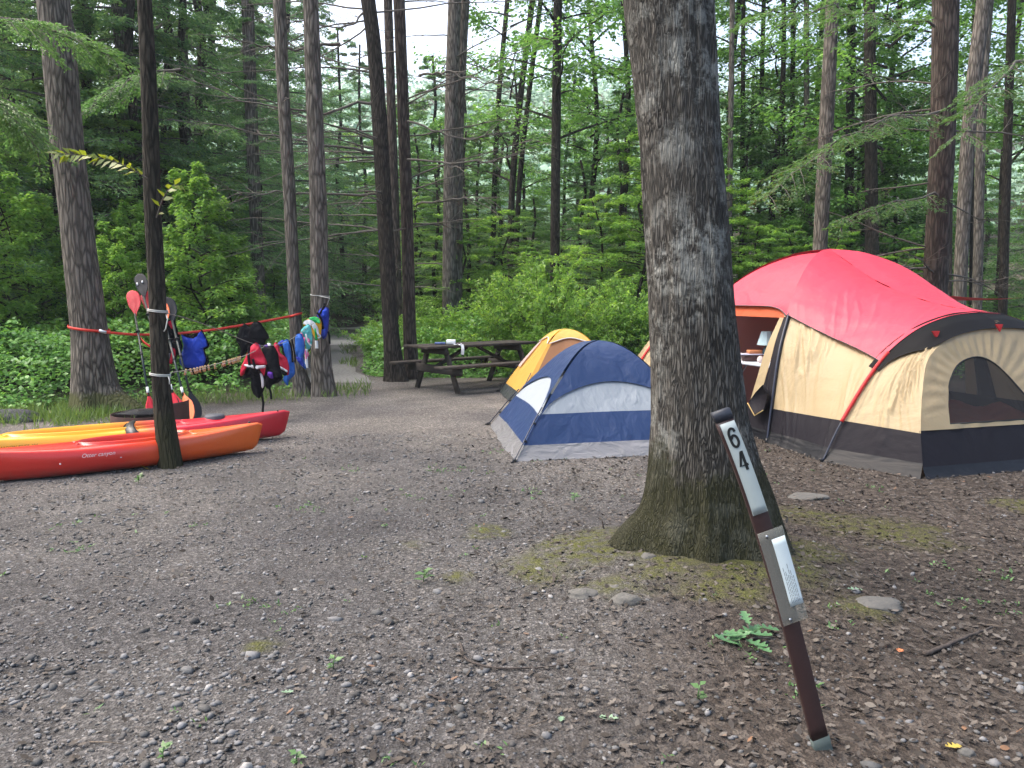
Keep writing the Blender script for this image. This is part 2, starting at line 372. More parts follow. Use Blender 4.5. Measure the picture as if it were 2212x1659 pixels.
# ---------------------------------------------------------------- loose stuff on the ground
def in_frame(x, y, m=60):
    px = CX + F * x / y; return -m < px < 2212 + m
ico = None
def stones(n, name, mat, xr, yr, size, keep, flat=.6):
    t = (1 + 5 ** .5) / 2
    V = nrm(np.array([(-1, t, 0), (1, t, 0), (-1, -t, 0), (1, -t, 0), (0, -1, t), (0, 1, t), (0, -1, -t), (0, 1, -t), (t, 0, -1), (t, 0, 1), (-t, 0, -1), (-t, 0, 1)], float))
    Fc = np.array([(0, 11, 5), (0, 5, 1), (0, 1, 7), (0, 7, 10), (0, 10, 11), (1, 5, 9), (5, 11, 4), (11, 10, 2), (10, 7, 6), (7, 1, 8), (3, 9, 4), (3, 4, 2), (3, 2, 6), (3, 6, 8), (3, 8, 9), (4, 9, 5), (2, 4, 11), (6, 2, 10), (8, 6, 7), (9, 8, 1)])
    vv, ff = [], []; k = 0
    while k < n:
        x = random.uniform(*xr); y = yr[0] + (yr[1] - yr[0]) * random.random() ** 1.5
        if not in_frame(x, y) or random.random() > keep(x, y): 
            k += .2; continue
        s = size * math.exp(random.gauss(0, .45)) * (1.0 if y < 3.6 else .85)
        P = V * (1 + rng.normal(0, .14, (12, 1))) * np.array([s * random.uniform(.8, 1.4), s * random.uniform(.6, 1), s * flat * random.uniform(.6, 1.2)])
        a = random.random() * 6.28; ca_, sa = math.cos(a), math.sin(a)
        P = P @ np.array([(ca_, sa, 0), (-sa, ca_, 0), (0, 0, 1)]) + np.array([x, y, H(x, y) + s * .15])
        vv.append(P); ff.append(Fc + 12 * len(ff)); k += 1
    vv = np.concatenate(vv); ff = np.concatenate(ff); me = bpy.data.meshes.new(name)
    me.vertices.add(len(vv)); me.vertices.foreach_set('co', vv.reshape(-1).astype(np.float32))
    me.loops.add(len(ff) * 3); me.loops.foreach_set('vertex_index', ff.reshape(-1).astype(np.int32))
    me.polygons.add(len(ff)); me.polygons.foreach_set('loop_start', np.arange(0, len(ff) * 3, 3, dtype=np.int32)); me.update(calc_edges=True)
    return link(name, me, mat, smooth=False)
def islandmat(name, cols, rough=.85, scale=40):
    m, N, L, B = newmat(name); g = N.new('ShaderNodeNewGeometry')
    c = ramp(N, cols, g.outputs['Random Per Island'], L).outputs[0]
    v = coord(N, L); n = noise(N, L, v, scale, 5, .7)
    c = mixc(N, L, .6, c, ramp(N, [(.3, (.55, .55, .55)), (.7, (1.15, 1.15, 1.15))], n, L).outputs[0], 'MULTIPLY')
    L.new(c, B.inputs['Base Color']); B.inputs['Roughness'].default_value = rough; B.inputs['Specular IOR Level'].default_value = .3
    L.new(bump(N, L, n, .5, .004), B.inputs['Normal'])
    return m
STONE = islandmat('stone_grey', [(0, (.055, .053, .052)), (.4, (.10, .10, .10)), (.8, (.15, .15, .155)), (.95, (.18, .18, .185)), (1, (.30, .29, .28))])
def keep_g(x, y):
    n = mnoise.noise(Vector((x * 1.3, y * 1.3, 4)))
    e = 1.0 - smooth(-.6, 1.2, x + .5 * n + (0 if y > 4 else (4 - y) * .5)) * .85
    return e * (1 if y < 3.3 else .55) * (1 if n > -.25 else .5)
tag(stones(30000, 'gravel', STONE, (-4.5, 4.5), (2.0, 9), .0072, keep_g), 'loose grey gravel stones spread over the camp pad', 'gravel', kind='stuff')
tag(stones(110, 'pebbles', STONE, (-3, 4), (2.0, 5.0), .014, lambda x, y: 1, .4), 'larger pebbles lying among the gravel', 'pebbles', kind='stuff')

LITTER = islandmat('dead_leaf', [(0, (.022, .018, .015)), (.35, (.046, .038, .032)), (.75, (.082, .070, .061)), (.99, (.13, .115, .10)), (1, (.17, .09, .05))])
def litter(n, name, mat, keep, xr, yr, size):
    out = []
    while len(out) < n:
        x = random.uniform(*xr); y = yr[0] + (yr[1] - yr[0]) * random.random() ** 1.3
        if not in_frame(x, y) or random.random() > keep(x, y): continue
        s = size * random.uniform(.5, 1.35); a = random.random() * 6.28; tl = random.gauss(0, .35); curl = random.uniform(-.1, .35)
        base = Vector((x, y, H(x, y) + .006 + .01 * random.random())); M = Matrix.Rotation(a, 3, 'Z') @ Matrix.Rotation(tl, 3, 'X') @ Matrix.Rotation(random.gauss(0, .3), 3, 'Y')
        lob = random.random() < .5
        prof = [(0, 0), (.22, .16), (.3, .08), (.5, .3), (.62, .14), (.8, .2), (1, 0), (.8, -.2), (.6, -.12), (.5, -.3), (.3, -.1), (.2, -.18)] if lob else [(0, 0), (.12, .1), (.25, .2), (.42, .26), (.6, .24), (.8, .14), (1, 0), (.8, -.14), (.6, -.24), (.42, -.26), (.25, -.2), (.12, -.1)]
        P = [base + M @ Vector(((u - .5) * s, w_ * s, curl * s * (abs(w_) * 1.3 + (u - .5) ** 2 * 1.6))) for u, w_ in prof]
        out.append(P)
    me = quads(name, np.array(out), mat); o = link(name, me, None, smooth=False); return o
def keep_l(x, y):
    n = mnoise.noise(Vector((x * .9, y * .9, 14)))
    return .12 + .88 * smooth(-.9, 1.1, x + .5 * n + (0 if y > 4 else (4 - y) * .45))
tag(litter(15000, 'leaf_litter', LITTER, keep_l, (-4, 6), (2.0, 9), .034), 'dry brown leaf litter over the bare soil', 'leaf litter', kind='stuff')
WEED = leafmat('weed_leaf', [(0, (.05, .12, .03)), (1, (.14, .26, .10))], .3)
def keep_w(x, y):
    n = mnoise.noise(Vector((x * 2.2, y * 2.2, 31))); return 1 if n > .38 else .01
# sparse small weeds in the gravel
ps = []
while len(ps) < 1100:
    x = random.uniform(-3.5, 3); y = random.uniform(2, 8)
    if in_frame(x, y) and random.random() < keep_w(x, y):
        for _ in range(4): ps.append((x + random.gauss(0, .012), y + random.gauss(0, .012), H(x, y) + .004))
ps = np.array(ps); d_ = rng.normal(0, 1, (len(ps), 3)); d_[:, 2] = np.abs(d_[:, 2]) * .7 + .3
me = quads('weeds', leaf_polys(ps, d_, np.tile([0, 0, 1.], (len(ps), 1)) + rng.normal(0, .3, (len(ps), 3)), rng.uniform(.012, .035, len(ps)), rng.uniform(.006, .014, len(ps))), WEED)
tag(link('weeds', me, None, smooth=False), 'sparse green weeds coming up through the gravel', 'weeds', kind='stuff')
# tiny twigs
tw = MB()
for _ in range(260):
    x = random.uniform(-3, 5); y = 2 + 7 * random.random() ** 1.4
    if not in_frame(x, y): continue
    a = random.random() * 6.28; l_ = random.uniform(.03, .14); z = H(x, y) + .008
    p = Vector((x, y, z)); q = p + Vector((math.cos(a) * l_, math.sin(a) * l_, random.uniform(0, .01))); mid = (p + q) / 2 + Vector((random.gauss(0, .006), random.gauss(0, .006), .004))
    tw.add(*tube([p, mid, q], [.0025, .002, .001], 5))
tag(tw.build('twig_litter', plain('twig', (.11, .085, .065), .9, var=.4, scale=60)), 'thin brown twigs strewn over the soil', 'twigs', kind='stuff')

# ---------------------------------------------------------------- vegetation generators
def crown(name, seed, h0, h1, Rlow, Rtop, nprim, nsec, nleaf, ll, lw, rise, droop, flat, mat, powr=1.0, shape=None, gap=0, prate=1.0):
    """leaf mesh + limb mesh for a trunk standing on the origin"""
    r_ = np.random.default_rng(seed); limbs = MB()
    O, D, Ln = [], [], []
    for i in range(nprim):
        u = ((i + r_.random()) / nprim) ** powr; z = h0 + (h1 - h0) * u
        if gap and r_.random() < gap: continue
        az = i * 2.39996 + r_.normal(0, .35); Lp = (Rlow + (Rtop - Rlow) * u) * r_.uniform(.6, 1.15)
        if shape: Lp *= shape(u)
        pts = [];
        for k in range(6):
            s = k / 5; bend = r_.normal(0, .04) * Lp
            pts.append(Vector((math.cos(az) * Lp * s - math.sin(az) * bend * s, math.sin(az) * Lp * s + math.cos(az) * bend * s, z + Lp * (rise * s - droop * s * s))))
        limbs.add(*tube(pts, [.012 + .012 * Lp, .003], 4, cap=False))
        for j in range(nsec):
            s = .22 + .78 * (j + .5) / nsec; k = min(4, int(s * 5)); f = s * 5 - k
            o = pts[k].lerp(pts[k + 1], f); sg = 1 if j % 2 else -1
            a2 = az + sg * r_.uniform(.45, 1.1) * (1 if j < nsec - 1 else .1); l2 = Lp * r_.uniform(.25, .42) * (1.25 - s * .6)
            O.append(o); D.append((math.cos(a2), math.sin(a2), r_.normal(rise * .3 - droop * .4, .15))); Ln.append(l2)
            if l2 > .35: limbs.add(*tube([o, o + Vector(D[-1]) * l2 * .9], [.006, .002], 3, cap=False))
    O = np.array(O); D = nrm(np.array(D)); Ln = np.array(Ln)
    idx = np.repeat(np.arange(len(O)), nleaf); n = len(idx); t = r_.random(n) ** .7
    side = nrm(np.cross(D[idx], np.array([0, 0, 1.]))); lat = r_.normal(0, 1, n) * (.11 + .16 * (1 - t)) * Ln[idx] * prate
    pos = O[idx] + D[idx] * (t * Ln[idx])[:, None] + side * lat[:, None]
    pos[:, 2] += r_.normal(0, flat, n) - .10 * np.abs(lat) - .06 * t * Ln[idx]
    dr = D[idx] + side * np.sign(lat)[:, None] * r_.uniform(.3, 1.3, n)[:, None] + r_.normal(0, .35, (n, 3)); dr[:, 2] -= .25
    up = np.tile([0, 0, 1.], (n, 1)) + r_.normal(0, .45, (n, 3))
    me = quads(name + '_leaves', leaf_polys(pos, dr, up, ll * r_.uniform(.6, 1.3, n), lw * r_.uniform(.7, 1.2, n)), mat)
    lm = bpy.data.meshes.new(name + '_limbs'); lm.from_pydata([tuple(q) for q in limbs.v], [], limbs.f); lm.update()
    return me, lm
def set_mat(me, m): me.materials.clear(); me.materials.append(m); return me
LIB = {}
LIB['hemlock'] = [crown('hemlock%d' % s, 10 + s, .6, 15, 3.3, .6, 74, 9, 46, .105, .040, .10, .28, .035, LEAF_HEM, 1.35) for s in range(3)]
LIB['maple'] = [crown('maple%d' % s, 30 + s, 1.2, 13, 2.7, 1.0, 54, 8, 42, .13, .085, .38, .25, .10, LEAF_BROAD, 1.2) for s in range(3)]
LIB['beech'] = [crown('beech%d' % s, 50 + s, .5, 9, 2.5, .7, 56, 8, 40, .10, .062, .30, .25, .05, LEAF_LIGHT, 1.2) for s in range(2)]
LIB['open'] = [crown('open%d' % s, 70 + s, 5, 16, 3.2, 2.0, 26, 8, 33, .15, .10, .45, .15, .16, LEAF_BROAD, 1.0) for s in range(2)]
LIB['sapling'] = [crown('sapling%d' % s, 90 + s, .25, 3.6, 1.25, .3, 44, 6, 34, .085, .045, .55, .30, .05, LEAF_LIGHT, 1.0) for s in range(2)]
for k in LIB:
    for me, lm in LIB[k]: lm.materials.append(DEADW if k == 'hemlock' else BARK_DARK)
# shrubs: many stems from the ground
def shrub(name, seed, nst, h, spread, nleaf, ll, lw, mat):
    r_ = np.random.default_rng(seed); st = MB(); P, Dd = [], []
    for i in range(nst):
        az = r_.random() * 6.28; out = spread * r_.random() ** .6; hh = h * r_.uniform(.55, 1.05) * (1 - .35 * (out / spread) ** 2)
        b = Vector((math.cos(az) * .2 * out, math.sin(az) * .2 * out, 0)); pts = []
        for k in range(7):
            s = k / 6; pts.append(b + Vector((math.cos(az) * out * s ** 1.4, math.sin(az) * out * s ** 1.4, hh * (1.25 * s - .25 * s * s) )) + Vector(r_.normal(0, .02, 3)) * s)
        st.add(*tube(pts, [.009, .002], 4, cap=False))
        nb = 9
        for j in range(nb):
            s = .25 + .75 * (j + r_.random()) / nb; k = min(5, int(s * 6)); o = pts[k].lerp(pts[k + 1], s * 6 - k); a2 = az + r_.uniform(-1.8, 1.8); l2 = r_.uniform(.15, .42) * h / 2 * (1.2 - .6 * s)
            d = Vector((math.cos(a2), math.sin(a2), r_.uniform(0, .5))).normalized(); st.add(*tube([o, o + d * l2], [.004, .0015], 3, cap=False))
            for _ in range(nleaf): t = r_.random() ** .7; P.append(o + d * l2 * t + Vector(r_.normal(0, .025, 3))); Dd.append(d)
    P = np.array([tuple(p) for p in P]); Dd = np.array([tuple(p) for p in Dd]); n = len(P)
    dr = Dd * .8 + r_.normal(0, .6, (n, 3)); dr[:, 2] -= .15
    me = quads(name, leaf_polys(P, dr, np.tile([0, 0, 1.], (n, 1)) + r_.normal(0, .5, (n, 3)), ll * r_.uniform(.6, 1.3, n), lw * r_.uniform(.7, 1.2, n)), mat)
    lm = bpy.data.meshes.new(name + '_stems'); lm.from_pydata([tuple(q) for q in st.v], [], st.f); lm.update(); lm.materials.append(BARK_DARK)
    return me, lm
LIB['shrub'] = [shrub('shrub%d' % s, 110 + s, 60, 2.0, 1.35, 24, .075, .042, LEAF_LIGHT) for s in range(3)]
LIB['small'] = [shrub('small%d' % s, 130 + s, 12, .5, .35, 10, .06, .035, LEAF_GROUND) for s in range(1)]

def rough_trunk(pts, rads, sides, seed, flare=0, ridge=.05, knots=0, wide=False):
    n = len(pts); r_ = random.Random(seed); ph = [r_.random() * 6.28 for _ in range(4)]
    L_ = [0]
    for i in range(1, n): L_.append(L_[-1] + (Vector(pts[i]) - Vector(pts[i - 1])).length)
    kn = [(r_.uniform(.2, .9) * L_[-1], r_.random() * 6.28, r_.uniform(.05, .12)) for _ in range(knots)]
    def rf(i, a):
        z = L_[i]; v = 1 + ridge * mnoise.noise(Vector((math.cos(a) * 5, math.sin(a) * 5, z * 1.2 + seed))) + ridge * .6 * mnoise.noise(Vector((math.cos(a) * 14, math.sin(a) * 14, z * 2.5 + seed)))
        if flare:
            e = math.exp(-z / .30); v += flare * e * (.30 + .34 * math.cos(2 * a + .5) + .14 * math.sin(5 * a + ph[1]) + .08 * math.sin(9 * a + ph[2])) if wide else flare * e * (.45 + .42 * math.sin(3 * a + ph[0]) + .22 * math.sin(5 * a + ph[1]) + .1 * math.sin(8 * a + ph[2]))
        for kz, ka, ks in kn:
            dd = ((z - kz) / (ks * 1.5)) ** 2 + ((math.remainder(a - ka, 6.2832)) / .45) ** 2
            v += .16 * math.exp(-dd)
        return v
    return tube(pts, rads, sides, rf=rf)
def plant_tree(name, label, cat, group, loc, trunk=None, tmat=None, lib=None, var=0, scale=1.0, rz=0.0, zs=1.0, limbs=None, cmat=None, croff=(0, 0, 0)):
    root = empty(name, loc, 0); tag(root, label, cat, group)
    if trunk is not None: mk('trunk', trunk[0], trunk[1], tmat, root)
    if lib:
        me, lm = LIB[lib][var % len(LIB[lib])]
        o = bpy.data.objects.new('crown', me); C.objects.link(o); o.parent = root; o.scale = (scale, scale, scale * zs); o.rotation_euler = (0, 0, rz); o.location = croff
        p = bpy.data.objects.new('limbs', lm); C.objects.link(p); p.parent = root; p.scale = (scale, scale, scale * zs); p.rotation_euler = (0, 0, rz); p.location = croff
    if limbs: mk('limbs', limbs[0], limbs[1], DEADW, root)
    return root
def trunk_px(pts, d, base=None, n=40, sides=20, seed=1, flare=.6, ridge=.05, extra=2.5, knots=0):
    """pts: (px, py, width px) from the foot up, all at distance d; the first py may be None = on the ground"""
    P = []; Rr = []
    for i, (px, py, wd) in enumerate(pts):
        q = W(px, py, d) if py is not None else Vector((xat(px, d), d, 0))
        if i == 0: q.z = H(q.x, d) - .05
        P.append(q); Rr.append(wd / F * d / 2)
    e = (P[-1] - P[-2]).normalized(); st_ = min(1.0, (P[-1] - P[-2]).length); k_ = max(1, round(extra / st_))
    for _ in range(k_): P.append(P[-1] + e * (extra / k_)); Rr.append(Rr[-1] * .985)
    # even parameter by length
    cum = [0]
    for i in range(1, len(P)): cum.append(cum[-1] + (P[i] - P[i - 1]).length)
    dense = catmull(P, 200); dl = [0]
    for i in range(1, len(dense)): dl.append(dl[-1] + (dense[i] - dense[i - 1]).length)
    tt = np.linspace(0, 1, n) ** 1.5 * dl[-1]
    path = [Vector((float(np.interp(t, dl, [q[k] for q in dense])) for k in range(3))) for t in tt]
    rr = [float(np.interp(t, cum, Rr)) for t in tt]
    return rough_trunk(path, rr, sides, seed, flare, ridge, knots, wide=(seed == 21)), P[0]
def dead_limb(mb, o, az, el, L_, r, rr, depth=0, droop=.12):
    pts = [Vector(o)]; d = Vector((math.cos(az) * math.cos(el), math.sin(az) * math.cos(el), math.sin(el)))
    for k in range(7):
        d = (d + Vector((rr.gauss(0, .09), rr.gauss(0, .09), rr.gauss(-droop * .2, .06)))).normalized(); pts.append(pts[-1] + d * L_ / 7)
    mb.add(*tube(pts, [r, r * .25], 5 if depth == 0 else 3, cap=False))
    if depth < 2:
        for j in range(rr.randint(3, 6) if depth == 0 else rr.randint(1, 3)):
            k = rr.randint(2, 6); dead_limb(mb, pts[k], az + rr.choice((-1, 1)) * rr.uniform(.4, 1.1), el + rr.gauss(0, .3), L_ * rr.uniform(.22, .5), r * .4, rr, depth + 1, droop)

# ---- named trees of the camp ground
def camp_tree(name, label, cat, pts, d, mat, seed, flare, sides=28, n=60, group=None, ridge=.05, dead=0, dz=(1.5, 7), dl=(.6, 2.4), knots=0, azs=None, extra=2.5, lib=None, **kw):
    tr, b = trunk_px(pts, d, seed=seed, flare=flare, sides=sides, n=n, ridge=ridge, knots=knots, extra=extra)
    limbs = None
    if dead:
        rr = random.Random(seed * 7); mb = MB()
        for _ in range(dead):
            z = rr.uniform(*dz); k = min(range(len(pts)), key=lambda i: 0)
            # trunk centre at height z
            q = [Vector(v) for v in tr[0]]; ring = [q[i * sides:(i + 1) * sides] for i in range(n)]
            cen = [sum(r_, Vector()) / sides for r_ in ring]; c_ = min(cen, key=lambda c: abs(c.z - z))
            az = rr.choice(azs) + rr.gauss(0, .45) if azs else rr.random() * 6.28
            dead_limb(mb, (c_.x, c_.y, z), az, rr.uniform(-.1, .3), rr.uniform(*dl), .018, rr)
        limbs = (mb.v, mb.f)
    return plant_tree(name, label, cat, group, (b.x, b.y, H(b.x, b.y)), tr, mat, limbs=limbs, lib=lib, **kw)

T1 = camp_tree('oak_tree', 'thick grey trunk with red strap tied round it and wide flaring roots', 'tree',
    [(214, None, 108), (206, 840, 88), (194, 720, 72), (172, 540, 65), (144, 296, 63), (130, 148, 64), (115, 0, 62)], 10.6, BARK_MOSS, 3, .75, sides=56, n=120, ridge=.05, knots=3)
T2 = camp_tree('slim_tree', 'slim dark trunk in front of the kayaks with two white ropes round it', 'tree',
    [(358, None, 46), (350, 850, 38), (340, 650, 35), (330, 450, 34), (322, 200, 32), (312, 0, 28)], 7.15, barkmat('bark_slim', (.006, .005, .004), (.022, .019, .014), (.055, .047, .036), 9, 1.0, moss=(.028, .028, .014), mossz=1.0), 5, .25, sides=40, n=90)
T3 = camp_tree('maple_tree', 'grey trunk where the red strap ends, joined at its foot to its neighbour', 'tree',
    [(652, None, 38), (643, 780, 27), (634, 600, 26), (624, 400, 26), (612, 200, 25), (603, 0, 25)], 12.4, BARK_GREY, 8, .5, n=70, dead=0)
T4 = camp_tree('maple_tree', 'grey trunk hung with a blue life vest and a white rope', 'tree',
    [(698, None, 46), (693, 760, 41), (690, 600, 38), (686, 400, 36), (678, 200, 33), (671, 0, 31)], 12.4, BARK_GREY, 9, .45, n=70, dead=0)
T5 = camp_tree('pine_tree', 'dark pine trunk with many bare dead branches beside the picnic table', 'tree',
    [(855, None, 44), (845, 720, 34), (833, 500, 33), (822, 300, 32), (808, 100, 30), (795, 0, 30)], 14.6, BARK_DARK, 12, .5, dead=24, dz=(2.6, 8), dl=(1.2, 3.6), azs=[3.14, 3.4, 2.7, 0.2, 4.2], n=70)
T6 = camp_tree('pine_tree', 'brown cracked trunk just behind the left end of the picnic table', 'tree',
    [(890, None, 32), (885, 720, 28), (880, 500, 26), (873, 300, 25), (866, 100, 24), (862, 0, 24)], 15.0, BARK_RED, 14, .4, dead=13, dz=(2.5, 8), dl=(1, 3), azs=[0, .4, 3.3, 5.6], n=70)
T9 = camp_tree('oak_tree', 'huge lichen covered trunk with mossy spreading roots behind the numbered post', 'tree',
    [(1532, None, 285), (1527, 1100, 252), (1519, 1000, 218), (1510, 900, 198), (1496, 700, 183), (1482, 500, 174), (1468, 300, 166), (1445, 0, 184)], 4.62, BARK_BIG, 21, .62, sides=150, n=260, ridge=.05, extra=6, lib='open', scale=1.55, croff=(0, 0, -.5))

# ---- background trunks that can be told apart
BG = 'forest trees behind the camp'
def bg_tree(px0, px1, w0, w1, d, mat, label, seed, mid=None, lib=None, var=0, scale=1, dead=0, zs=1, rz=0, name='forest_tree', azs=None, croff=(0, 0, 0)):
    pts = [(px0, None, w0)] + ([(mid[0], mid[1], (w0 + w1) / 2)] if mid else []) + [(px1, 0, w1)]
    return camp_tree(name, label, 'tree', pts, d, mat, seed, .25, sides=14, n=26, group=BG, dead=dead, dz=(1.5, d * .4), dl=(.8, 2.6), lib=lib, var=var, scale=scale, zs=zs, rz=rz, azs=azs, extra=4, croff=croff)
bg_tree(302, 254, 30, 28, 18, BARK_GREY, 'pale grey trunk between the strapped trunk and the slim dark one', 31, (283, 330), 'hemlock', 0, .8)
bg_tree(415, 396, 16, 13, 21, BARK_GREY, 'thin forked pale trunk just right of the slim dark tree', 32, (403, 250))
bg_tree(566, 535, 26, 26, 18.5, BARK_GREY, 'pale trunk with a fork near the top, left of the clothesline trees', 33, (545, 300), 'hemlock', 1, .45, rz=2, croff=(0, 0, 2))
bg_tree(968, 982, 30, 27, 19, BARK_GREY, 'left trunk of the pale twin trees behind the picnic table', 35, (974, 300), dead=8)
bg_tree(985, 1004, 26, 20, 19.4, BARK_GREY, 'right trunk of the pale twin trees behind the picnic table', 36, (990, 300), dead=6)
bg_tree(862, 838, 22, 18, 17.5, BARK_RED, 'trunk half hidden between the two dark pines by the table', 37, dead=14)
bg_tree(1102, 1150, 15, 12, 25, BARK_DARK, 'leaning dark trunk over the leafy middle of the clearing edge', 38, (1108, 380), 'open', 0, .9)
bg_tree(1112, 1168, 12, 10, 26, BARK_DARK, 'second leaning dark trunk, forked beside its neighbour', 39, (1122, 400))
bg_tree(1060, 1096, 12, 10, 27, BARK_DARK, 'thin leaning trunk left of the leaning pair', 40, (1072, 300))
bg_tree(1197, 1205, 21, 18, 20, BARK_DARK, 'straight dark trunk rising out of the bright centre shrub', 41, (1201, 300), 'open', 1, .85, croff=(0, 0, 1))
bg_tree(1573, 1582, 12, 11, 21, BARK_GREY, 'thin trunk along the edge of the huge near trunk', 42)
bg_tree(1602, 1606, 11, 9, 23, BARK_DARK, 'thin dark trunk above the peak of the red tent roof', 43)
bg_tree(1632, 1650, 10, 9, 25, BARK_DARK, 'very thin trunk left of centre over the red tent', 44, None, 'open', 0, .8)
bg_tree(1690, 1694, 9, 8, 26, BARK_DARK, 'left stem of the thin pair behind the red tent peak', 45)
bg_tree(1708, 1714, 11, 10, 24, BARK_DARK, 'right stem of the thin pair behind the red tent peak', 46)
bg_tree(1745, 1742, 13, 11, 22, BARK_GREY, 'thin grey trunk just left of the pale pine', 47)
bg_tree(1760, 1799, 32, 27, 15.5, BARK_MOSS, 'pale pine trunk right above the peak of the red tent', 48, (1782, 330), knots=0) if False else bg_tree(1760, 1799, 32, 27, 15.5, BARK_MOSS, 'pale pine trunk right above the peak of the red tent', 48, (1782, 330))
bg_tree(1831, 1840, 19, 17, 22, BARK_DARK, 'dark trunk right of the pale pine trunk', 49, None, 'maple', 1, .9, croff=(0, 0, 1.5))
bg_tree(1860, 1872, 9, 8, 24, BARK_DARK, 'thin dark stem between two thicker dark trunks', 50)
bg_tree(1888, 1878, 30, 22, 20, BARK_DARK, 'broad very dark trunk over the slope of the red tent', 51, None, 'open', 1, .9, rz=1)
bg_tree(2015, 2043, 47, 52, 13, BARK_RED, 'thick brown pine trunk with broken branch stubs behind the red tent', 52, (2036, 300), dead=16, azs=[3.1, 2.7, 3.5, .3], name='pine_tree')
bg_tree(2050, 2054, 16, 14, 16.5, BARK_RED, 'trunk partly hidden behind the thick brown pine', 53)
bg_tree(2069, 2126, 26, 29, 16, BARK_GREY, 'grey leaning trunk right of the thick brown pine', 54, (2092, 290))
bg_tree(2112, 2136, 20, 18, 17.5, BARK_GREY, 'grey trunk beside the leaning one, above the black tent arch', 55, (2120, 250))
bg_tree(2166, 2186, 19, 16, 18, BARK_DARK, 'dark trunk near the right edge of the forest', 56, None, 'open', 0, .8, rz=2, croff=(.6, 0, 1))
bg_tree(2098, 2104, 8, 7, 22, BARK_DARK, 'thin dark stem between the two grey leaning trunks', 57)

# ---- leafy trees that fill the forest: (kind, px, distance, scale, zscale, z offset)
fill_lab = {'hemlock': ('hemlock_tree', 'hemlock with drooping dark sprays'), 'maple': ('maple_tree', 'maple with broad green leaves'),
            'beech': ('beech_tree', 'young beech with light layered leaves'), 'open': ('tall_tree', 'tall tree with an open crown'),
            'sapling': ('sapling', 'bright leafy sapling'), 'shrub': ('shrub', 'leafy many stemmed shrub')}
def stem_mesh(seed, h, r):
    rr = random.Random(seed); p = [Vector((rr.gauss(0, .05) * k, rr.gauss(0, .05) * k, h * k / 6 - .1)) for k in range(7)]
    v, f = tube(catmull(p, 12), [r, r * .35], 8, cap=False); me = bpy.data.meshes.new('stem'); me.from_pydata([tuple(q) for q in v], [], f); me.update()
    me.polygons.foreach_set('use_smooth', [True] * len(me.polygons)); me.materials.append(BARK_DARK); return me
STEM = {'hemlock': stem_mesh(1, 15, .15), 'maple': stem_mesh(2, 13, .13), 'beech': stem_mesh(3, 9, .07), 'open': stem_mesh(4, 16, .14), 'sapling': stem_mesh(5, 3.4, .025)}
LANDMARKS = [(-250, 'well beyond the left edge'), (-100, 'past the left edge'), (0, 'at the left edge'), (70, 'left of the strapped trunk'), (150, 'behind the strapped trunk'), (230, 'right of the strapped trunk'), (330, 'behind the slim dark tree'), (400, 'right of the slim dark tree'), (480, 'over the bright sapling'), (550, 'behind the forked pale trunk'), (620, 'behind the clothesline trees'), (690, 'behind the vest hung tree'), (750, 'over the gravel road'), (800, 'left of the dark pine'), (860, 'behind the two pines'), (930, 'left of the twin trees'), (1000, 'behind the twin trees'), (1070, 'above the picnic table'), (1140, 'above the yellow tent'), (1210, 'over the centre shrub'), (1290, 'above the blue tent'), (1360, 'left of the huge trunk'), (1440, 'behind the huge trunk'), (1580, 'right of the huge trunk'), (1650, 'over the red tent, left slope'), (1730, 'over the red tent peak'), (1810, 'right of the pale pine'), (1890, 'behind the broad dark trunk'), (1970, 'left of the brown pine'), (2050, 'right of the brown pine'), (2140, 'over the black arch'), (2220, 'at the right edge'), (2290, 'past the right edge')]
SEEN = {}; ORD = ['', '', 'second one back', 'third one back', 'fourth one back', 'fifth one back']
def fill(kind, px, d, s=1.0, zs=1.0, dz=0.0, label=None, group=None, rz=None):
    x = xat(px, d); z = H(x, d); root = empty(fill_lab[kind][0], (x, d, z + dz)); v = random.randint(0, 9)
    rz = random.random() * 6.28 if rz is None else rz
    if label is None:
        lm_ = min(LANDMARKS, key=lambda q: abs(q[0] - px))[1]; dw = 'nearer' if d < 20 else ('farther' if d > 29 else 'mid distance')
        ky = (kind, dw, lm_); SEEN[ky] = SEEN.get(ky, 0) + 1
        label = dw + ' ' + fill_lab[kind][1] + ' ' + lm_ + (', ' + ORD[SEEN[ky]] if SEEN[ky] > 1 else '')
    where = label
    tag(root, where, 'shrub' if kind == 'shrub' else 'tree', group or ('%ss in the forest behind the camp' % fill_lab[kind][0].replace('_', ' ')))
    me, lm = LIB[kind][v % len(LIB[kind])]
    for nm, mm in (('crown', me), ('limbs', lm)) + ((('trunk', STEM[kind]),) if kind in STEM else ()):
        o = bpy.data.objects.new(nm, mm); C.objects.link(o); o.parent = root
        o.scale = (s, s, s * zs); o.rotation_euler = (0, 0, rz)
    return root
random.seed(21)
L_H = [(-240, 15, 1.0), (-90, 14.5, .8), (-20, 17.5, 1.0), (60, 20, 1.1), (150, 16.8, .85), (215, 19, 1.0), (330, 17.5, .9), (370, 21, 1.1), (425, 19.5, .85), (470, 23, .95), (560, 22, .65), (560, 42, 1.3), (745, 38, .85), (790, 37, .8), (690, 40, 1.1), (640, 34, 1.3), (560, 30, 1.5), (440, 30, 1.5), (300, 28, 1.5), (160, 27, 1.4), (20, 26, 1.4), (-120, 24, 1.3), (-260, 22, 1.3), (620, 45, 1.6), (500, 42, 1.8), (350, 40, 1.8), (200, 38, 1.8), (60, 36, 1.8), (-80, 34, 1.7)]
for px, d, s in L_H: fill('hemlock', px, d, s)
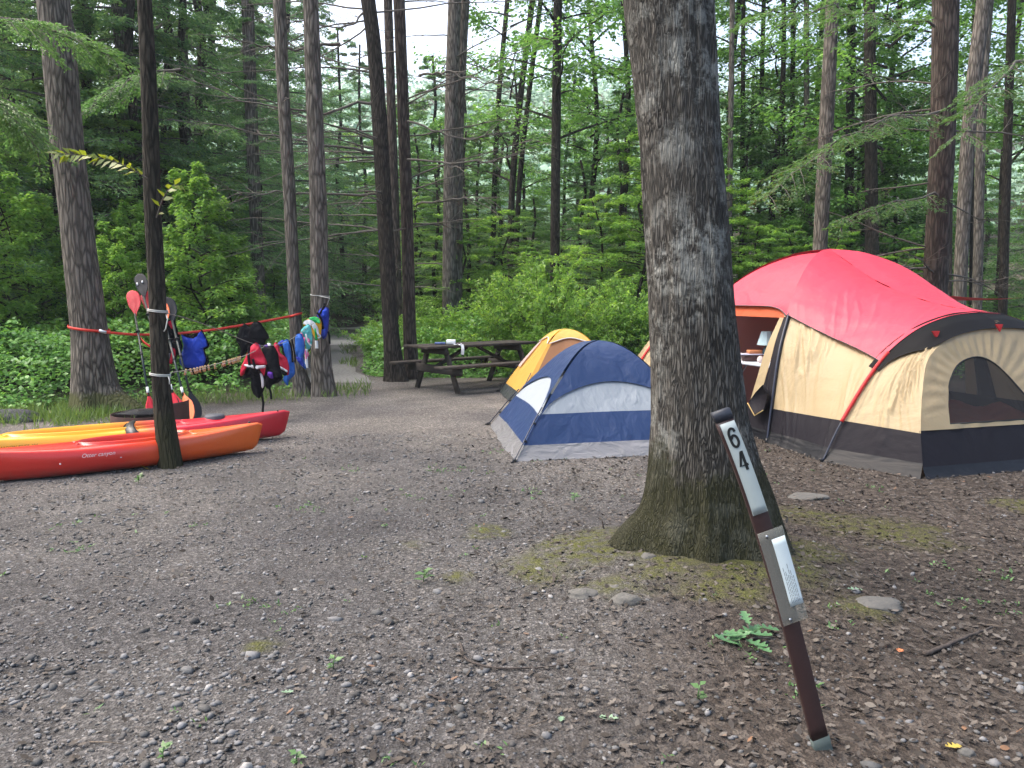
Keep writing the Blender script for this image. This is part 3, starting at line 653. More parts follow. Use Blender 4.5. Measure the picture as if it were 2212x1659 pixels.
for px, d, s, zs in [(1110, 36, .9, .8), (1240, 38, 1.0, .75), (1350, 33, .8, .8), (1000, 38, .9, .8), (900, 26, .6, .75), (945, 21.5, .5, .62), (1010, 23, .55, .75), (1075, 30, .8, .7), (1150, 24, .55, .55), (1250, 23, .6, .6), (1340, 21, .6, .75), (940, 32, .9, .8)]: fill('hemlock', px, d, s, zs)
for px, d, s, zs in [(850, 31, .8, .82), (880, 33, .9, .78), (960, 29, .75, .8), (1040, 27, .7, .8), (1130, 32, .8, .8), (1220, 29, .8, .75), (1300, 34, .9, .78), (1390, 27, .8, .78), (1450, 31, .9, .85)]: fill('maple', px, d, s, zs)
for px, d, s, zs in [(915, 22.5, .7, .7), (1000, 20, .7, .6), (1090, 21, .7, .6), (1165, 19, .6, .5), (1290, 18.5, .7, .6), (1380, 18, .75, .8), (1440, 20, .8, .9), (710, 46, 1.1, .8), (780, 46, 1.2, .8), (50, 15.8, .8, .6), (135, 18, .9, .9), (262, 17, .8, .8), (345, 19, .9, .9), (500, 20, .7, .7), (590, 20, .45, .6)]: fill('beech', px, d, s, zs)
for px, d, s, dz in [(1270, 27, .9, 0), (1340, 25, .9, .5), (1420, 23, .8, .8)]: fill('open', px, d, s, 1, dz)
for px, d, s, zs in [(1600, 22, .65, .8), (1680, 25, .7, .8), (1750, 21, .55, .8), (1840, 27, .75, .8), (1930, 22, .6, .85), (1980, 26, .7, .85), (2090, 31, .7, .8), (2260, 27, .7, .9)]: fill('maple', px, d, s, zs)
for px, d, s, zs in [(1560, 19, .7, .7), (1640, 18.5, .6, .6), (1700, 20, .6, .6), (1790, 19, .6, .6), (1870, 18, .55, .5), (1950, 19, .6, .5), (2150, 23, .45, .4)]: fill('beech', px, d, s, zs)
for px, d, s, zs in [(1610, 29, .9, .7), (1720, 28, .8, .7), (1900, 30, .9, .7), (2010, 32, .9, .7), (1660, 20, .4, .5), (1810, 21, .4, .5), (1990, 20, .45, .5), (2280, 24, .8, .8), (1780, 34, .9, .8), (1860, 36, 1.0, .75), (2110, 36, .9, .6)]: fill('hemlock', px, d, s, zs)
for px, d, s, dz in [(1570, 24, .8, 1), (1660, 23, .8, .5), (1740, 26, .9, .5), (1900, 25, .9, .5), (2000, 24, .8, 1), (2150, 26, .9, .5), (2230, 22, .8, 1)]: fill('open', px, d, s, 1, dz)
# nearer saplings and shrubs with a place of their own
fill('sapling', 440, 14.6, 1.02, 1.02, label='tall bright green sapling between the slim dark tree and the clothesline', group=None)
fill('sapling', 505, 15.2, .85, .85, label='bright sapling just left of the clothesline trees')
fill('sapling', 372, 15.4, .8, .9, label='bright sapling behind the slim dark tree')
for i, (px, d, s) in enumerate([(-60, 12.6, .95), (20, 13.6, 1.0), (95, 14.5, .9), (255, 13.8, .75), (290, 15.5, .9)]):
    fill('sapling', px, d, s, label=['broad leafed bush at the left edge of the picture', 'bush with pale leaves left of the strapped trunk', 'bush close behind the strapped trunk, left side', 'bush in the gap right of the strapped trunk', 'farther bush right of the strapped trunk'][i], group='bushes beside the strapped trunk')
for i, (px, d, s, zs) in enumerate([(1195, 15.6, 1.0, 1.28), (1100, 16.4, 1.0, 1.0), (1290, 16.2, 1.0, 1.02), (1365, 15.8, .85, 1.0), (1010, 17.2, .85, .9), (940, 18, .8, .8), (1230, 14.6, .7, .85), (1140, 14.9, .6, .7)]):
    fill('shrub', px, d, s, zs, label=['tall bright shrub above the picnic table and yellow tent', 'shrub left of the tall bright one', 'shrub right of the tall bright one, over the blue tent', 'shrub beside the huge near trunk', 'shrub above the right half of the picnic table', 'small shrub above the middle of the picnic table', 'low shrub just behind the blue tent top', 'low shrub just behind the yellow tent'][i], group='shrubs behind the tents')
for i, (px, d, s, zs) in enumerate([(855, 17, .7, .9), (900, 19.5, .8, 1.0), (905, 16.6, .55, .6), (585, 15.5, .6, .9), (585, 17.5, .7, 1.1), (2150, 19, .8, .8), (2070, 18, .7, .7), (1960, 17, .7, .7), (1850, 17, .7, .7)]):
    fill('shrub', px, d, s, zs, label=['shrub at the right side of the gravel road', 'farther shrub right of the gravel road', 'low shrub seen under the picnic table top', 'shrub behind the clothesline', 'taller shrub between the clothesline and the road', 'shrub beyond the red awning', 'shrub behind the black tent arch', 'shrub behind the red tent roof', 'shrub behind the peak of the red tent'][i], group='shrubs along the edge of the woods')

# low leafy cover, too many plants to count
def cover(name, label, n, dens, hfun, xr, yr, mat, ll, lw):
    P = []
    while len(P) < n:
        x = random.uniform(*xr); y = yr[0] + (yr[1] - yr[0]) * random.random() ** 1.6
        h = hfun(x, y)
        if h <= .02: continue
        P.append((x, y, H(x, y) + h * random.random() ** .45))
    P = np.array(P); r_ = np.random.default_rng(5); k = len(P)
    dr = r_.normal(0, 1, (k, 3)); dr[:, 2] = dr[:, 2] * .3 - .1; dr[:, 1] -= .2
    me = quads(name, leaf_polys(P, dr, np.tile([0, 0, 1.], (k, 1)) + r_.normal(0, .4, (k, 3)) + np.array([0, -.35, 0]), ll * r_.uniform(.6, 1.3, k), lw * r_.uniform(.7, 1.2, k)), mat)
    tag(link(name, me, None, smooth=False), label, 'undergrowth', kind='stuff')
fl = sorted([(xat(0, 10.2), 10.35), (xat(150, 11), 11.0), (xat(290, 12), 12.0), (xat(450, 12.3), 12.5), (xat(620, 12.9), 13.2), (-20, 9.5), (xat(640, 13.2), 15)])
def h_left(x, y):
    if x > -.277 * y: return 0
    y0 = np.interp(x, [p[0] for p in fl], [p[1] for p in fl]); n = mnoise.noise(Vector((x * .8, y * .8, 3))); n2 = mnoise.noise(Vector((x * 2.6, y * 2.6, 8)))
    e = smooth(0, 1.3, y - y0 + n2 * .5)
    return e * (.95 + .35 * n + .2 * n2 + .03 * (y - y0)) if y > y0 + .3 * n2 else 0
cover('undergrowth', 'waist high mass of leafy green plants behind the kayaks and clothesline', 52000, 1, h_left, (-14, -3.2), (10, 21), LEAF_GROUND, .085, .055)
def h_mid(x, y):
    y0 = np.interp(x, [-3, -2.6, -1, 1, 3, 4], [15.8, 15.2, 15.0, 15.0, 16, 17]); n = mnoise.noise(Vector((x * .8, y * .8, 13))); n2 = mnoise.noise(Vector((x * 2.6, y * 2.6, 18)))
    if x < -.187 * y or y < y0 + .3 * n2 or x > 5: return 0
    return smooth(0, 1.2, y - y0) * (.85 + .18 * (x + 2.5) * .5 + .3 * n + .2 * n2)
cover('undergrowth', 'leafy green plants behind the picnic table', 36000, 1, h_mid, (-4.5, 5), (15, 22), LEAF_GROUND, .085, .05)
def h_right(x, y):
    n = mnoise.noise(Vector((x * .8, y * .8, 23)))
    return (.5 + .5 * n) if y > 14.5 + n and x < .95 * y else 0
cover('undergrowth', 'low green plants on the forest floor beyond the red tent', 22000, 1, h_right, (4, 20), (14, 26), LEAF_BROAD, .10, .06)
# grass by the strapped trunk
P = []
while len(P) < 5200:
    px = random.uniform(-40, 330) if random.random() < .55 else random.uniform(330, 800); 
    py = random.gauss(895 - .0 * px, 14) if px < 330 else random.choice([random.gauss(872 - (px - 330) * .06, 7), 1e9])
    if py > 1e8:
        if random.random() < .8: continue
        px = random.uniform(735, 772); py = random.choice([random.gauss(757, 5), random.gauss(788, 4)])
    g = G(px, py)
    if mnoise.noise(Vector((g.x * 2.5, g.y * 2.5, 55))) < -.08: continue
    P.append((g.x, g.y, H(g.x, g.y)))
P = np.array(P); k = len(P); dr = rng.normal(0, .4, (k, 3)); dr[:, 2] = 1
me = quads('grass', leaf_polys(P, dr, rng.normal(0, 1, (k, 3)), rng.uniform(.06, .22, k), rng.uniform(.008, .016, k), 0), leafmat('grass_blade', [(0, (.05, .11, .02)), (1, (.19, .28, .07))], .3))
tag(link('grass', me, None, smooth=False), 'tufts of grass along the back edge of the camp pad', 'grass', kind='stuff')
# distant hillside wood
P = []; r_ = np.random.default_rng(77)
cl = []
for _ in range(900):
    y = random.uniform(52, 150); x = random.uniform(-.75, .8) * y
    if y < 66 and x > .38 * y: continue
    cl.append((x, y, H(x, y) + random.uniform(2.5, 6), random.uniform(2.2, 4)))
for x, y, z, r in cl:
    d = nrm(r_.normal(0, 1, (75, 3))); d[:, 2] = np.abs(d[:, 2]); P.append(np.array([x, y, z]) + d * r * np.array([1, 1, 1.1]) * r_.uniform(.7, 1.05, (75, 1)))
P = np.concatenate(P); k = len(P); dr = r_.normal(0, 1, (k, 3)); dr[:, 2] *= .4
me = quads('hillside_forest', leaf_polys(P, dr, np.tile([0, -.7, 1.], (k, 1)) + r_.normal(0, .4, (k, 3)), r_.uniform(.5, 1.1, k), r_.uniform(.35, .7, k)), LEAF_HAZED)
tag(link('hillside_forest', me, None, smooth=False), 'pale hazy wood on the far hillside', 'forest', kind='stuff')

# hanging hemlock bough in front of the right hand trunks, and bough at upper left
def bough(label, start, tip, n, w_, mat=LEAF_HEM, sub=9, drop=.25, thick=.022, lf=105, root=None):
    root = empty('hemlock_bough', start); tag(root, label, 'branch')
    mb = MB(); a, b = Vector(start), Vector(tip); r_ = np.random.default_rng(int(abs(a.x * 97 + a.y * 13))); P, D = [], []
    L_ = (b - a).length; pts = [a.lerp(b, t) + Vector((0, 0, drop * math.sin(math.pi * t) * .8)) + Vector(r_.normal(0, .015, 3)) * L_ for t in np.linspace(0, 1, 9)]
    mb.add(*tube(pts, [thick, .004], 6, cap=False)); dd = (b - a).normalized(); sd_ = dd.cross(Vector((0, 0, 1))).normalized()
    for i in range(n):
        t = .15 + .85 * i / n; k = min(7, int(t * 8)); o = pts[k].lerp(pts[k + 1], t * 8 - k); sg = -1 if i % 2 else 1
        d = (dd * .7 + sd_ * sg * r_.uniform(.5, 1.2) + Vector((0, 0, r_.uniform(-.5, .05)))).normalized(); l2 = w_ * r_.uniform(.5, 1.1) * (1.15 - .6 * t)
        mb.add(*tube([o, o + d * l2 * .5 + Vector((0, 0, .01)), o + d * l2 + Vector((0, 0, -.08 * l2))], [.006, .0015], 4, cap=False))
        sp2 = d.cross(Vector((0, 0, 1))).normalized()
        for _ in range(lf):
            q = r_.random(); lat = r_.normal(0, .20) * l2 * (1.1 - q); P.append(o + d * l2 * q + sp2 * lat + Vector((0, 0, -.08 * l2 * q * q - .15 * abs(lat) + r_.normal(0, .012)))); D.append(d + sp2 * np.sign(lat) * r_.uniform(.4, 1.2))
    P = np.array([tuple(p) for p in P]); D = np.array([tuple(p) for p in D]) + r_.normal(0, .2, (len(P), 3)); k = len(P)
    iv = Vector(start)
    mk('limb', mb.v, mb.f, DEADW, root)
    me = quads('needles', leaf_polys(P - np.array(start), D, np.tile([0, 0, 1.], (k, 1)) + r_.normal(0, .3, (k, 3)), .06 * r_.uniform(.6, 1.3, k), .022 * r_.uniform(.7, 1.2, k)), mat)
    o = link('needles', me, None, smooth=False); o.parent = root
HEM_NEAR = leafmat('leaf_hemlock_near', [(0, (.035, .085, .025)), (.5, (.075, .17, .05)), (1, (.14, .25, .07))], .45, .5)
bough('long drooping hemlock bough reaching left from the thick brown pine', W(2030, 250, 12.9), W(1650, 430, 10.5), 34, 1.0, HEM_NEAR, drop=.35)
bough('hemlock bough crossing the upper right sky', W(2030, 60, 12.9), W(1600, 60, 11), 30, .9, HEM_NEAR, drop=.3)
bough('hemlock bough drooping at the upper right corner', W(2230, 120, 11), W(2080, 300, 9.5), 18, .8, HEM_NEAR)
bough('hemlock bough at the upper left corner', W(-60, 40, 9.5), W(250, 130, 9.8), 24, .9, HEM_NEAR, drop=.2)
bough('hemlock bough below the upper left one', W(-80, 180, 9.0), W(90, 330, 9.6), 20, .9, HEM_NEAR, drop=.2)
bough('lit hemlock bough above the strap between the two left trees', W(390, 150, 13), W(190, 240, 12), 22, .9, HEM_NEAR, drop=.2)
bough('hemlock bough hanging mid right under the sky gap', W(2040, 430, 13), W(1800, 500, 11.5), 18, .8, HEM_NEAR)
# long bare branches
rr = random.Random(5)
for i, (a, b, c_, th) in enumerate([((735, 92), (600, 105), (480, 75), .03), ((820, 215), (640, 240), (330, 150), .028), ((825, 330), (620, 300), (430, 262), .026), ((830, 420), (650, 418), (470, 412), .026), ((790, 20), (735, 60), (520, 20), .022), ((905, 160), (980, 160), (1100, 190), .024), ((880, 345), (1010, 350), (1130, 330), .022), ((900, 440), (980, 432), (1062, 425), .022), ((880, 260), (1000, 300), (1080, 285), .02)]):
    mb = MB(); d0 = 14.6 if b[0] < a[0] or i > 4 else 14.6
    pts = catmull([W(a[0], a[1], d0), W(b[0], b[1], d0 - .5), W(c_[0], c_[1], d0 - 1.1)], 14); pts = [p + Vector((0, 0, rr.gauss(0, .02))) for p in pts]
    mb.add(*tube(pts, [th, .005], 6, cap=False))
    for k in range(3, 14):
        for _ in range(2):
            dead_limb(mb, pts[k], (math.pi if c_[0] < a[0] else 0) + rr.choice((-1, 1)) * rr.uniform(.3, 1.2), rr.uniform(-.5, .5), rr.uniform(.3, 1.0), .007, rr, 1)
    o = empty('dead_branch', pts[0]); tag(o, 'bare grey dead branch ' + ['reaching left high across the clothesline trees', 'sweeping far left behind the clothesline trees', 'curving left at mid height of the pine', 'lowest of those reaching left from the dark pine', 'at the top edge left of the pine', 'highest of those reaching right', 'level one right of the brown pine', 'lowest of those reaching right', 'between the upper and the level ones at right'][i], 'branch', 'dead branches of the two pines')
    mk('wood', mb.v, mb.f, DEADW, o)
# yellow green sprig growing out of the slim trunk
def sprig(label, pts, n, size):
    root = empty('leafy_sprig', pts[0]); tag(root, label, 'branch'); pth = catmull(pts, 16); mk('twig', *tube(pth, [.006, .002], 5, cap=False), DEADW, root)
    P, D = [], []
    for i in range(n):
        t = .12 + .88 * i / n; k = min(15, int(t * 16)); o = pth[k]; d = (pth[k + 1] - pth[k]).normalized(); s = d.cross(Vector((0, .8, .6))).normalized() * (1 if i % 2 else -1)
        P.append(o); D.append(d * .7 + s * .6 + Vector((0, 0, -.1)))
    P = np.array([tuple(p - Vector(pts[0])) for p in P]); D = np.array([tuple(d) for d in D]) + rng.normal(0, .15, (n, 3))
    me = quads('leaf_blades', leaf_polys(P, D, np.tile([0.1, -.5, .8], (n, 1)) + rng.normal(0, .3, (n, 3)), size * rng.uniform(.8, 1.2, n), size * .5 * rng.uniform(.8, 1.2, n)), LEAF_YEL)
    o = link('leaf_blades', me, None, smooth=False); o.parent = root
sprig('yellow green leafy sprig reaching left from the slim dark trunk', [W(318, 385, 7.0), W(250, 350, 6.8), W(180, 336, 6.6), W(118, 332, 6.5)], 34, .10)
sprig('short yellow sprig hanging right of the slim dark trunk', [W(338, 470, 7.0), W(352, 430, 6.9), W(372, 402, 6.8), W(395, 398, 6.8)], 9, .09)

# =====================================================================  CAMP THINGS
# ---------------------------------------------------------------- tents
def pchip(xs_, ys_, t):
    return float(np.interp(t, xs_, ys_))
def smooth_curve(knots):
    """knots: (t, a, b, ...) -> function t -> tuple, Catmull smoothed"""
    ts = [k[0] for k in knots]; P = [Vector((k[1], k[2], k[3] if len(k) > 3 else 0)) for k in knots]; n = len(P)
    T = [(P[min(i + 1, n - 1)] - P[max(i - 1, 0)]) / (ts[min(i + 1, n - 1)] - ts[max(i - 1, 0)]) for i in range(n)]
    def f(t):
        t = min(max(t, ts[0]), ts[-1]); k = 0
        while k < n - 2 and t > ts[k + 1]: k += 1
        h = ts[k + 1] - ts[k]; u = (t - ts[k]) / h
        return P[k] * (2 * u ** 3 - 3 * u * u + 1) + T[k] * h * (u ** 3 - 2 * u * u + u) + P[k + 1] * (3 * u * u - 2 * u ** 3) + T[k + 1] * h * (u ** 3 - u * u)
    return f
def patch(name, fn, s0, s1, t0, t1, ns, nt, mat, parent):
    """surface fn(s, t); t0/t1 may be functions of s, s0/s1 of the fraction along t"""
    v = []
    for j in range(nt + 1):
        for i in range(ns + 1):
            a = i / ns; sa = s0 if not callable(s0) else s0(j / nt); sb = s1 if not callable(s1) else s1(j / nt); s = sa + (sb - sa) * a
            ta = t0(s) if callable(t0) else t0; tb = t1(s) if callable(t1) else t1
            v.append(fn(s, ta + (tb - ta) * j / nt))
    f = [(j * (ns + 1) + i, j * (ns + 1) + i + 1, (j + 1) * (ns + 1) + i + 1, (j + 1) * (ns + 1) + i) for j in range(nt) for i in range(ns)]
    return mk(name, v, f, mat, parent)
def wr(p, amp, sc_, seed, dirv=(1, 1, 1)):
    q = Vector((p.x * dirv[0], p.y * dirv[1], p.z * dirv[2])) * sc_
    return mnoise.noise(q + Vector((seed, seed * 2, 0))) * amp + mnoise.noise(q * 2.7 + Vector((seed, 0, seed))) * amp * .35

BLACKP = plain('black_plastic', (.012, .012, .014), .4, bmp=0)
BLACKW = plain('black_webbing', (.012, .012, .013), .8, bmp=0)
POLEB = plain('pole_dark', (.02, .025, .045), .35, bmp=0)
NAVY = fabric('tent_navy', (.013, .034, .105), .12, .5, .5, (2.5, 2.5, 1.5), fold=.4)
GREYF = fabric('tent_grey', (.30, .335, .375), .25, .5, .35, (3, 3, 1), fold=.5)
WHITEF = fabric('tent_white', (.42, .47, .53), .35, .5, .3, (3, 3, 1))
TARP = fabric('tent_groundsheet', (.17, .17, .18), .05, .28, .8, (2, 2, 5))
YEL = fabric('tent_yellow', (.72, .43, .10), .35, .5, .4, (3, 3, 2), tcol=(.85, .45, .05))
YELTOP = fabric('tent_yellow_fly', (.74, .48, .13), .35, .45, .4, (3, 3, 2), tcol=(.85, .5, .06))
BROWNM = fabric('tent_brown_mesh', (.30, .15, .075), .25, .7, .3, (3, 3, 1))
PINKM = fabric('tent_pale_mesh', (.62, .46, .42), .3, .7, .3, (3, 3, 1))
PIPING = fabric('tent_piping', (.62, .60, .60), .1, .6, .2)
DKTARP = fabric('tent_dark_base', (.045, .048, .055), .03, .3, .9, (2, 2, 5))

def dome_tent(name, label, corners, apex, prof, bands, fly_edge, cat='tent', flymat=None, seed=0, base_wave=.0, flysides=(0, 1, 2, 3), offs=.022):
    """corners: 4 ground points in order; prof: (t,k,zfrac) knots of a pole; bands[i]: [(partname, t0, t1, mat)]"""
    ax = Vector(apex); root = empty(name, (ax.x, ax.y, 0)); tag(root, label, cat)
    pf = smooth_curve(prof)
    def pole(i):
        c = Vector(corners[i])
        def f(t):
            k, z, _ = pf(t); return Vector((c.x + (ax.x - c.x) * k, c.y + (ax.y - c.y) * k, ax.z * z))
        return f
    P = [pole(i) for i in range(4)]
    for i in range(4):
        a, b = P[i], P[(i + 1) % 4]; e = (Vector(corners[(i + 1) % 4]) - Vector(corners[i])); out = Vector((e.y, -e.x, 0)).normalized()
        mid = (Vector(corners[i]) + Vector(corners[(i + 1) % 4])) / 2 - Vector((ax.x, ax.y, 0))
        if out.dot(mid) < 0: out = -out
        def face(s, t, a=a, b=b, out=out, i=i, off=0.0):
            p = a(t).lerp(b(t), s); sag = math.sin(math.pi * s)
            p = p + out * (-.035 * sag * math.sin(math.pi * min(1, t * 1.1)) + off + wr(p, .012, 2.2, seed + i, (1, 1, .5)) * sag ** .5)
            if t < .1: p = p + out * (.035 * sag * (1 - t * 10) * (.6 + mnoise.noise(Vector((s * 5, i * 3.3, seed))))); p.z += base_wave * sag * abs(mnoise.noise(Vector((s * 3.1, i, 7)))) * (1 - t * 10)
            p.z = max(p.z, .004 + .001 * t)
            return p
        for bnd in bands[i]:
            nm, t0, t1, mt = bnd[:4]; s0, s1 = (bnd[4], bnd[5]) if len(bnd) > 4 else (0, 1)
            patch(nm, face, s0, s1, t0, t1, 40, 10, mt, root)
        if i in flysides:
            patch('fly', lambda s, t, face=face: face(s, t, off=offs + (.0)), 0, 1, fly_edge, 1, 44, 18, flymat, root)
            if name == 'yellow_tent' or i in ():
                mk('piping', *tube([face(s, fly_edge(s), off=offs + .004) for s in np.linspace(0, 1, 30)], .008, 6), PIPING, root)
    # poles, feet and stakes
    for i in range(4):
        c = Vector(corners[i]); o = (c - Vector((ax.x, ax.y, 0))).normalized()
        mk('pole', *tube([P[i](t) + o * .028 + Vector((0, 0, .012)) for t in np.linspace(.0, .42, 14)], .006, 8), POLEB, root)
        mb = MB(); mb.add(*tube([c + o * .0 + Vector((0, 0, .02)), c + o * .04 + Vector((0, 0, .015)), c + o * .07 + Vector((0, 0, .008))], .011, 6)); mb.add(*boxv(c + o * .03 + Vector((0, 0, .02)), .035, .03, .03)); mb.build('foot', BLACKP, root)
        for t in (.16, .30): 
            p = P[i](t) + o * .015; mk('pole_clip', *boxv(p, .03, .022, .02), BLACKP, root)
    return root
prof = [(0, 0, 0), (.35, .248, .352), (.65, .497, .655), (.87, .713, .88), (.96, .87, .975), (1, 1, 1)]
N0 = Vector((.034, 7.36, 0)); L0 = Vector((-.262, 9.5, 0)); R0 = Vector((2.13, 7.85, 0)); B0 = Vector((1.84, 9.99, 0))
fe = lambda s: .34 + .29 * (math.sin(math.pi * min(max(s, 0), 1))) ** .36 if 0 < s < 1 else .34
front = [('groundsheet', 0, .125, TARP), ('lower_panel', .125, .37, NAVY), ('window_panel', .37, lambda s: fe(s) + .04 if fe(s) > .36 else .371, GREYF)]
side = [('groundsheet', 0, .125, TARP), ('lower_panel', .125, .36, NAVY), ('window_panel', .36, lambda s: max(.361, fe(s) + .04), WHITEF)]
blue = dome_tent('blue_tent', 'small blue and grey dome tent in the middle of the gravel pad', [N0, R0, B0, L0], (.94, 8.67, 1.075), prof, [front, side, front, side], fe, flymat=NAVY, seed=3, base_wave=.05)
N1 = Vector((.06, 11.05, 0)); L1 = Vector((-.20, 12.9, 0)); c1 = Vector((.82, 12.1, 0)); R1 = c1 * 2 - L1; B1 = c1 * 2 - N1
fy = lambda s: (.80 + .07 * math.sin(math.pi * s))
ylw = [('groundsheet', 0, .14, DKTARP), ('wall', .14, lambda s: fy(s) + .03, YEL)]
ydoor = [('groundsheet', 0, .14, DKTARP), ('wall', .14, lambda s: fy(s) + .03, YEL, 0, .06), ('door_mesh', .14, lambda s: fy(s) + .03, BROWNM, .06, .8), ('wall', .14, lambda s: fy(s) + .03, YEL, .8, 1)]
yell = dome_tent('yellow_tent', 'yellow dome tent with a dark base, half hidden behind the blue one', [N1, R1, B1, L1], (c1.x, c1.y, 1.06), prof, [ydoor, ylw, ydoor, ylw], fy, flymat=YELTOP, seed=9, base_wave=.05)
# arched zip on the yellow tent door, pale mesh edge
def ydf(s, t):
    pf = smooth_curve(prof); k, z, _ = pf(t); a = N1.lerp(c1, k); b = R1.lerp(c1, k); p = a.lerp(b, s); p.z = 1.06 * z
    o = Vector((.5, -1, 0)).normalized(); return p + o * (.012 - .035 * math.sin(math.pi * s) * math.sin(math.pi * min(1, t * 1.1)))
zp = [(.12, .16), (.13, .35), (.20, .5), (.40, .58), (.52, .6), (.64, .57), (.71, .46), (.74, .3), (.75, .16)]
mk('zip', *tube([ydf(q.x, q.y) for q in catmull([Vector((a, b, 0)) for a, b in zp], 40)], .014, 6), plain('zip_grey', (.38, .42, .46), .6), yell)
def ylf(s, t):
    pf = smooth_curve(prof); k, z, _ = pf(t); a = L1.lerp(c1, k); b = N1.lerp(c1, k); p = a.lerp(b, s); p.z = 1.06 * z
    o = Vector((-1, -.3, 0)).normalized(); return p + o * .012
patch('mesh_vent', ylf, .0, .16, .42, .80, 4, 14, PINKM, yell)

# ---------------- big family tent
TC = Vector((3.94, 10.0, 0)); TU = Vector((.95, .31, 0)).normalized(); TV = Vector((-.31, .95, 0)).normalized()
def T(u, v, z): return TC + TU * u + TV * v + Vector((0, 0, z))
TAN = fabric('tent_tan', (.45, .355, .21), .3, .5, .7, (1.2, 1.2, 1.2), (0.6, .5, .3), tcol=(.62, .45, .22), fold=.3)
REDF = fabric('tent_red_fly', (.60, .040, .075), .05, .5, .45, (1.0, 1.0, 2.5), (.2, .6, .2), fold=.12)
REDS = fabric('tent_red_sleeve', (.50, .02, .02), .05, .5, .2)
EAVEGLOW = fabric('tent_eave_glow', (.50, .09, .03), .25, .6, .2, tcol=(.9, .2, .03))  # orange glow of light under the red fly, painted as cloth colour
DARKB = fabric('tent_charcoal', (.011, .010, .014), .01, .7, .5, (1.2, 1.2, 1.2), (.5, .5, .3), spec=.15)
GLOSS = fabric('tent_glossy_base', (.007, .008, .011), .0, .5, .4, (1, 1, 6), spec=.2)
PURP = fabric('tent_inner_mesh', (.45, .29, .31), .4, .8, .1, tcol=(.45, .25, .25))
SCREEN = screenmat('tent_window_mesh', (.014, .012, .012), .74)
tent = empty('family_tent', TC); tag(tent, 'large tan cabin tent with a red roof and charcoal base at the right', 'tent')
pk = smooth_curve([(0, 1, 0), (.17, .955, .35), (.45, .86, .95), (.64, .735, 1.32), (.73, .665, 1.5), (.88, .43, 1.86), (.96, .19, 2.05), (1, 0, 2.1)])
ar = smooth_curve([(0, -1.763, 0), (.17, -1.56, .38), (.45, -1.157, .92), (.64, -.78, 1.19), (.8, -.40, 1.32), (1, 0, 1.36)])
fc = smooth_curve([(0, -1.45, 0), (.17, -1.335, .36), (.45, -1.15, .75), (.64, -.97, 1.0), (.76, -.68, 1.15), (.9, -.3, 1.225), (1, 0, 1.24)])
def poleP(t, su, sv): f, z, _ = pk(t); return (1.64 * f * su, 1.15 * f * sv, z)
def archP(t, su, sv): u, z, _ = ar(t); return (u * -su, 2.2 * sv, z)
def frontP(t, su, sv): u, z, _ = fc(t); return (u * -su, (3.05 - .48 * z) * sv, z)
def between(A, Bf, su, sv, bulge=0.0, amp=.012, seed=0, off=0.0):
    def f(s, t):
        a = Vector(A(t, su, sv)); b = Vector(Bf(t, su, sv)); p = a.lerp(b, s); o = Vector((su * (1 - t ** 5), .15 * sv * (1 - t), .35 + .65 * t)).normalized() if off else Vector((su * (1 - t ** 5), .15 * sv * (1 - t), .5 * t + .01)).normalized(); p.z -= .16 * math.sin(math.pi * s) * t ** 2 * (A is poleP)
        sg = math.sin(math.pi * s)
        p = p + o * (off + bulge * sg + (wr(p, amp, 3.0, seed, (1, 1, .7))) * (.02 + .98 * sg))
        # tension folds running down from the roof edge
        a_, b_ = (s * 13 + t * 7.5 + .5 * mnoise.noise(p * 1.3), s * 1.2 - t * 2.2)
        rg = (1 - abs(mnoise.noise(Vector((a_, b_, seed + 3.3)))) * 1.6); rg2 = (1 - abs(mnoise.noise(Vector((a_ * 2.1 + 4, b_ * 1.4, seed + 9.1)))) * 1.6)
        gt = min(1, max(0, .55 + 1.2 * mnoise.noise(Vector((s * 2.3, t * 2.3, seed)))))
        p = p + o * ((max(0, rg) ** 5 * .034 + max(0, rg2) ** 5 * .014) * gt * (.25 + .75 * min(1, t * 3)) * min(1, sg * 3) * (.3 if off else 1))
        if t < .055: p = p + Vector((su, 0, 0)) * (.04 * (1 - t / .055)); 
        p.z = max(p.z, .004)
        return T(*p)
    return f
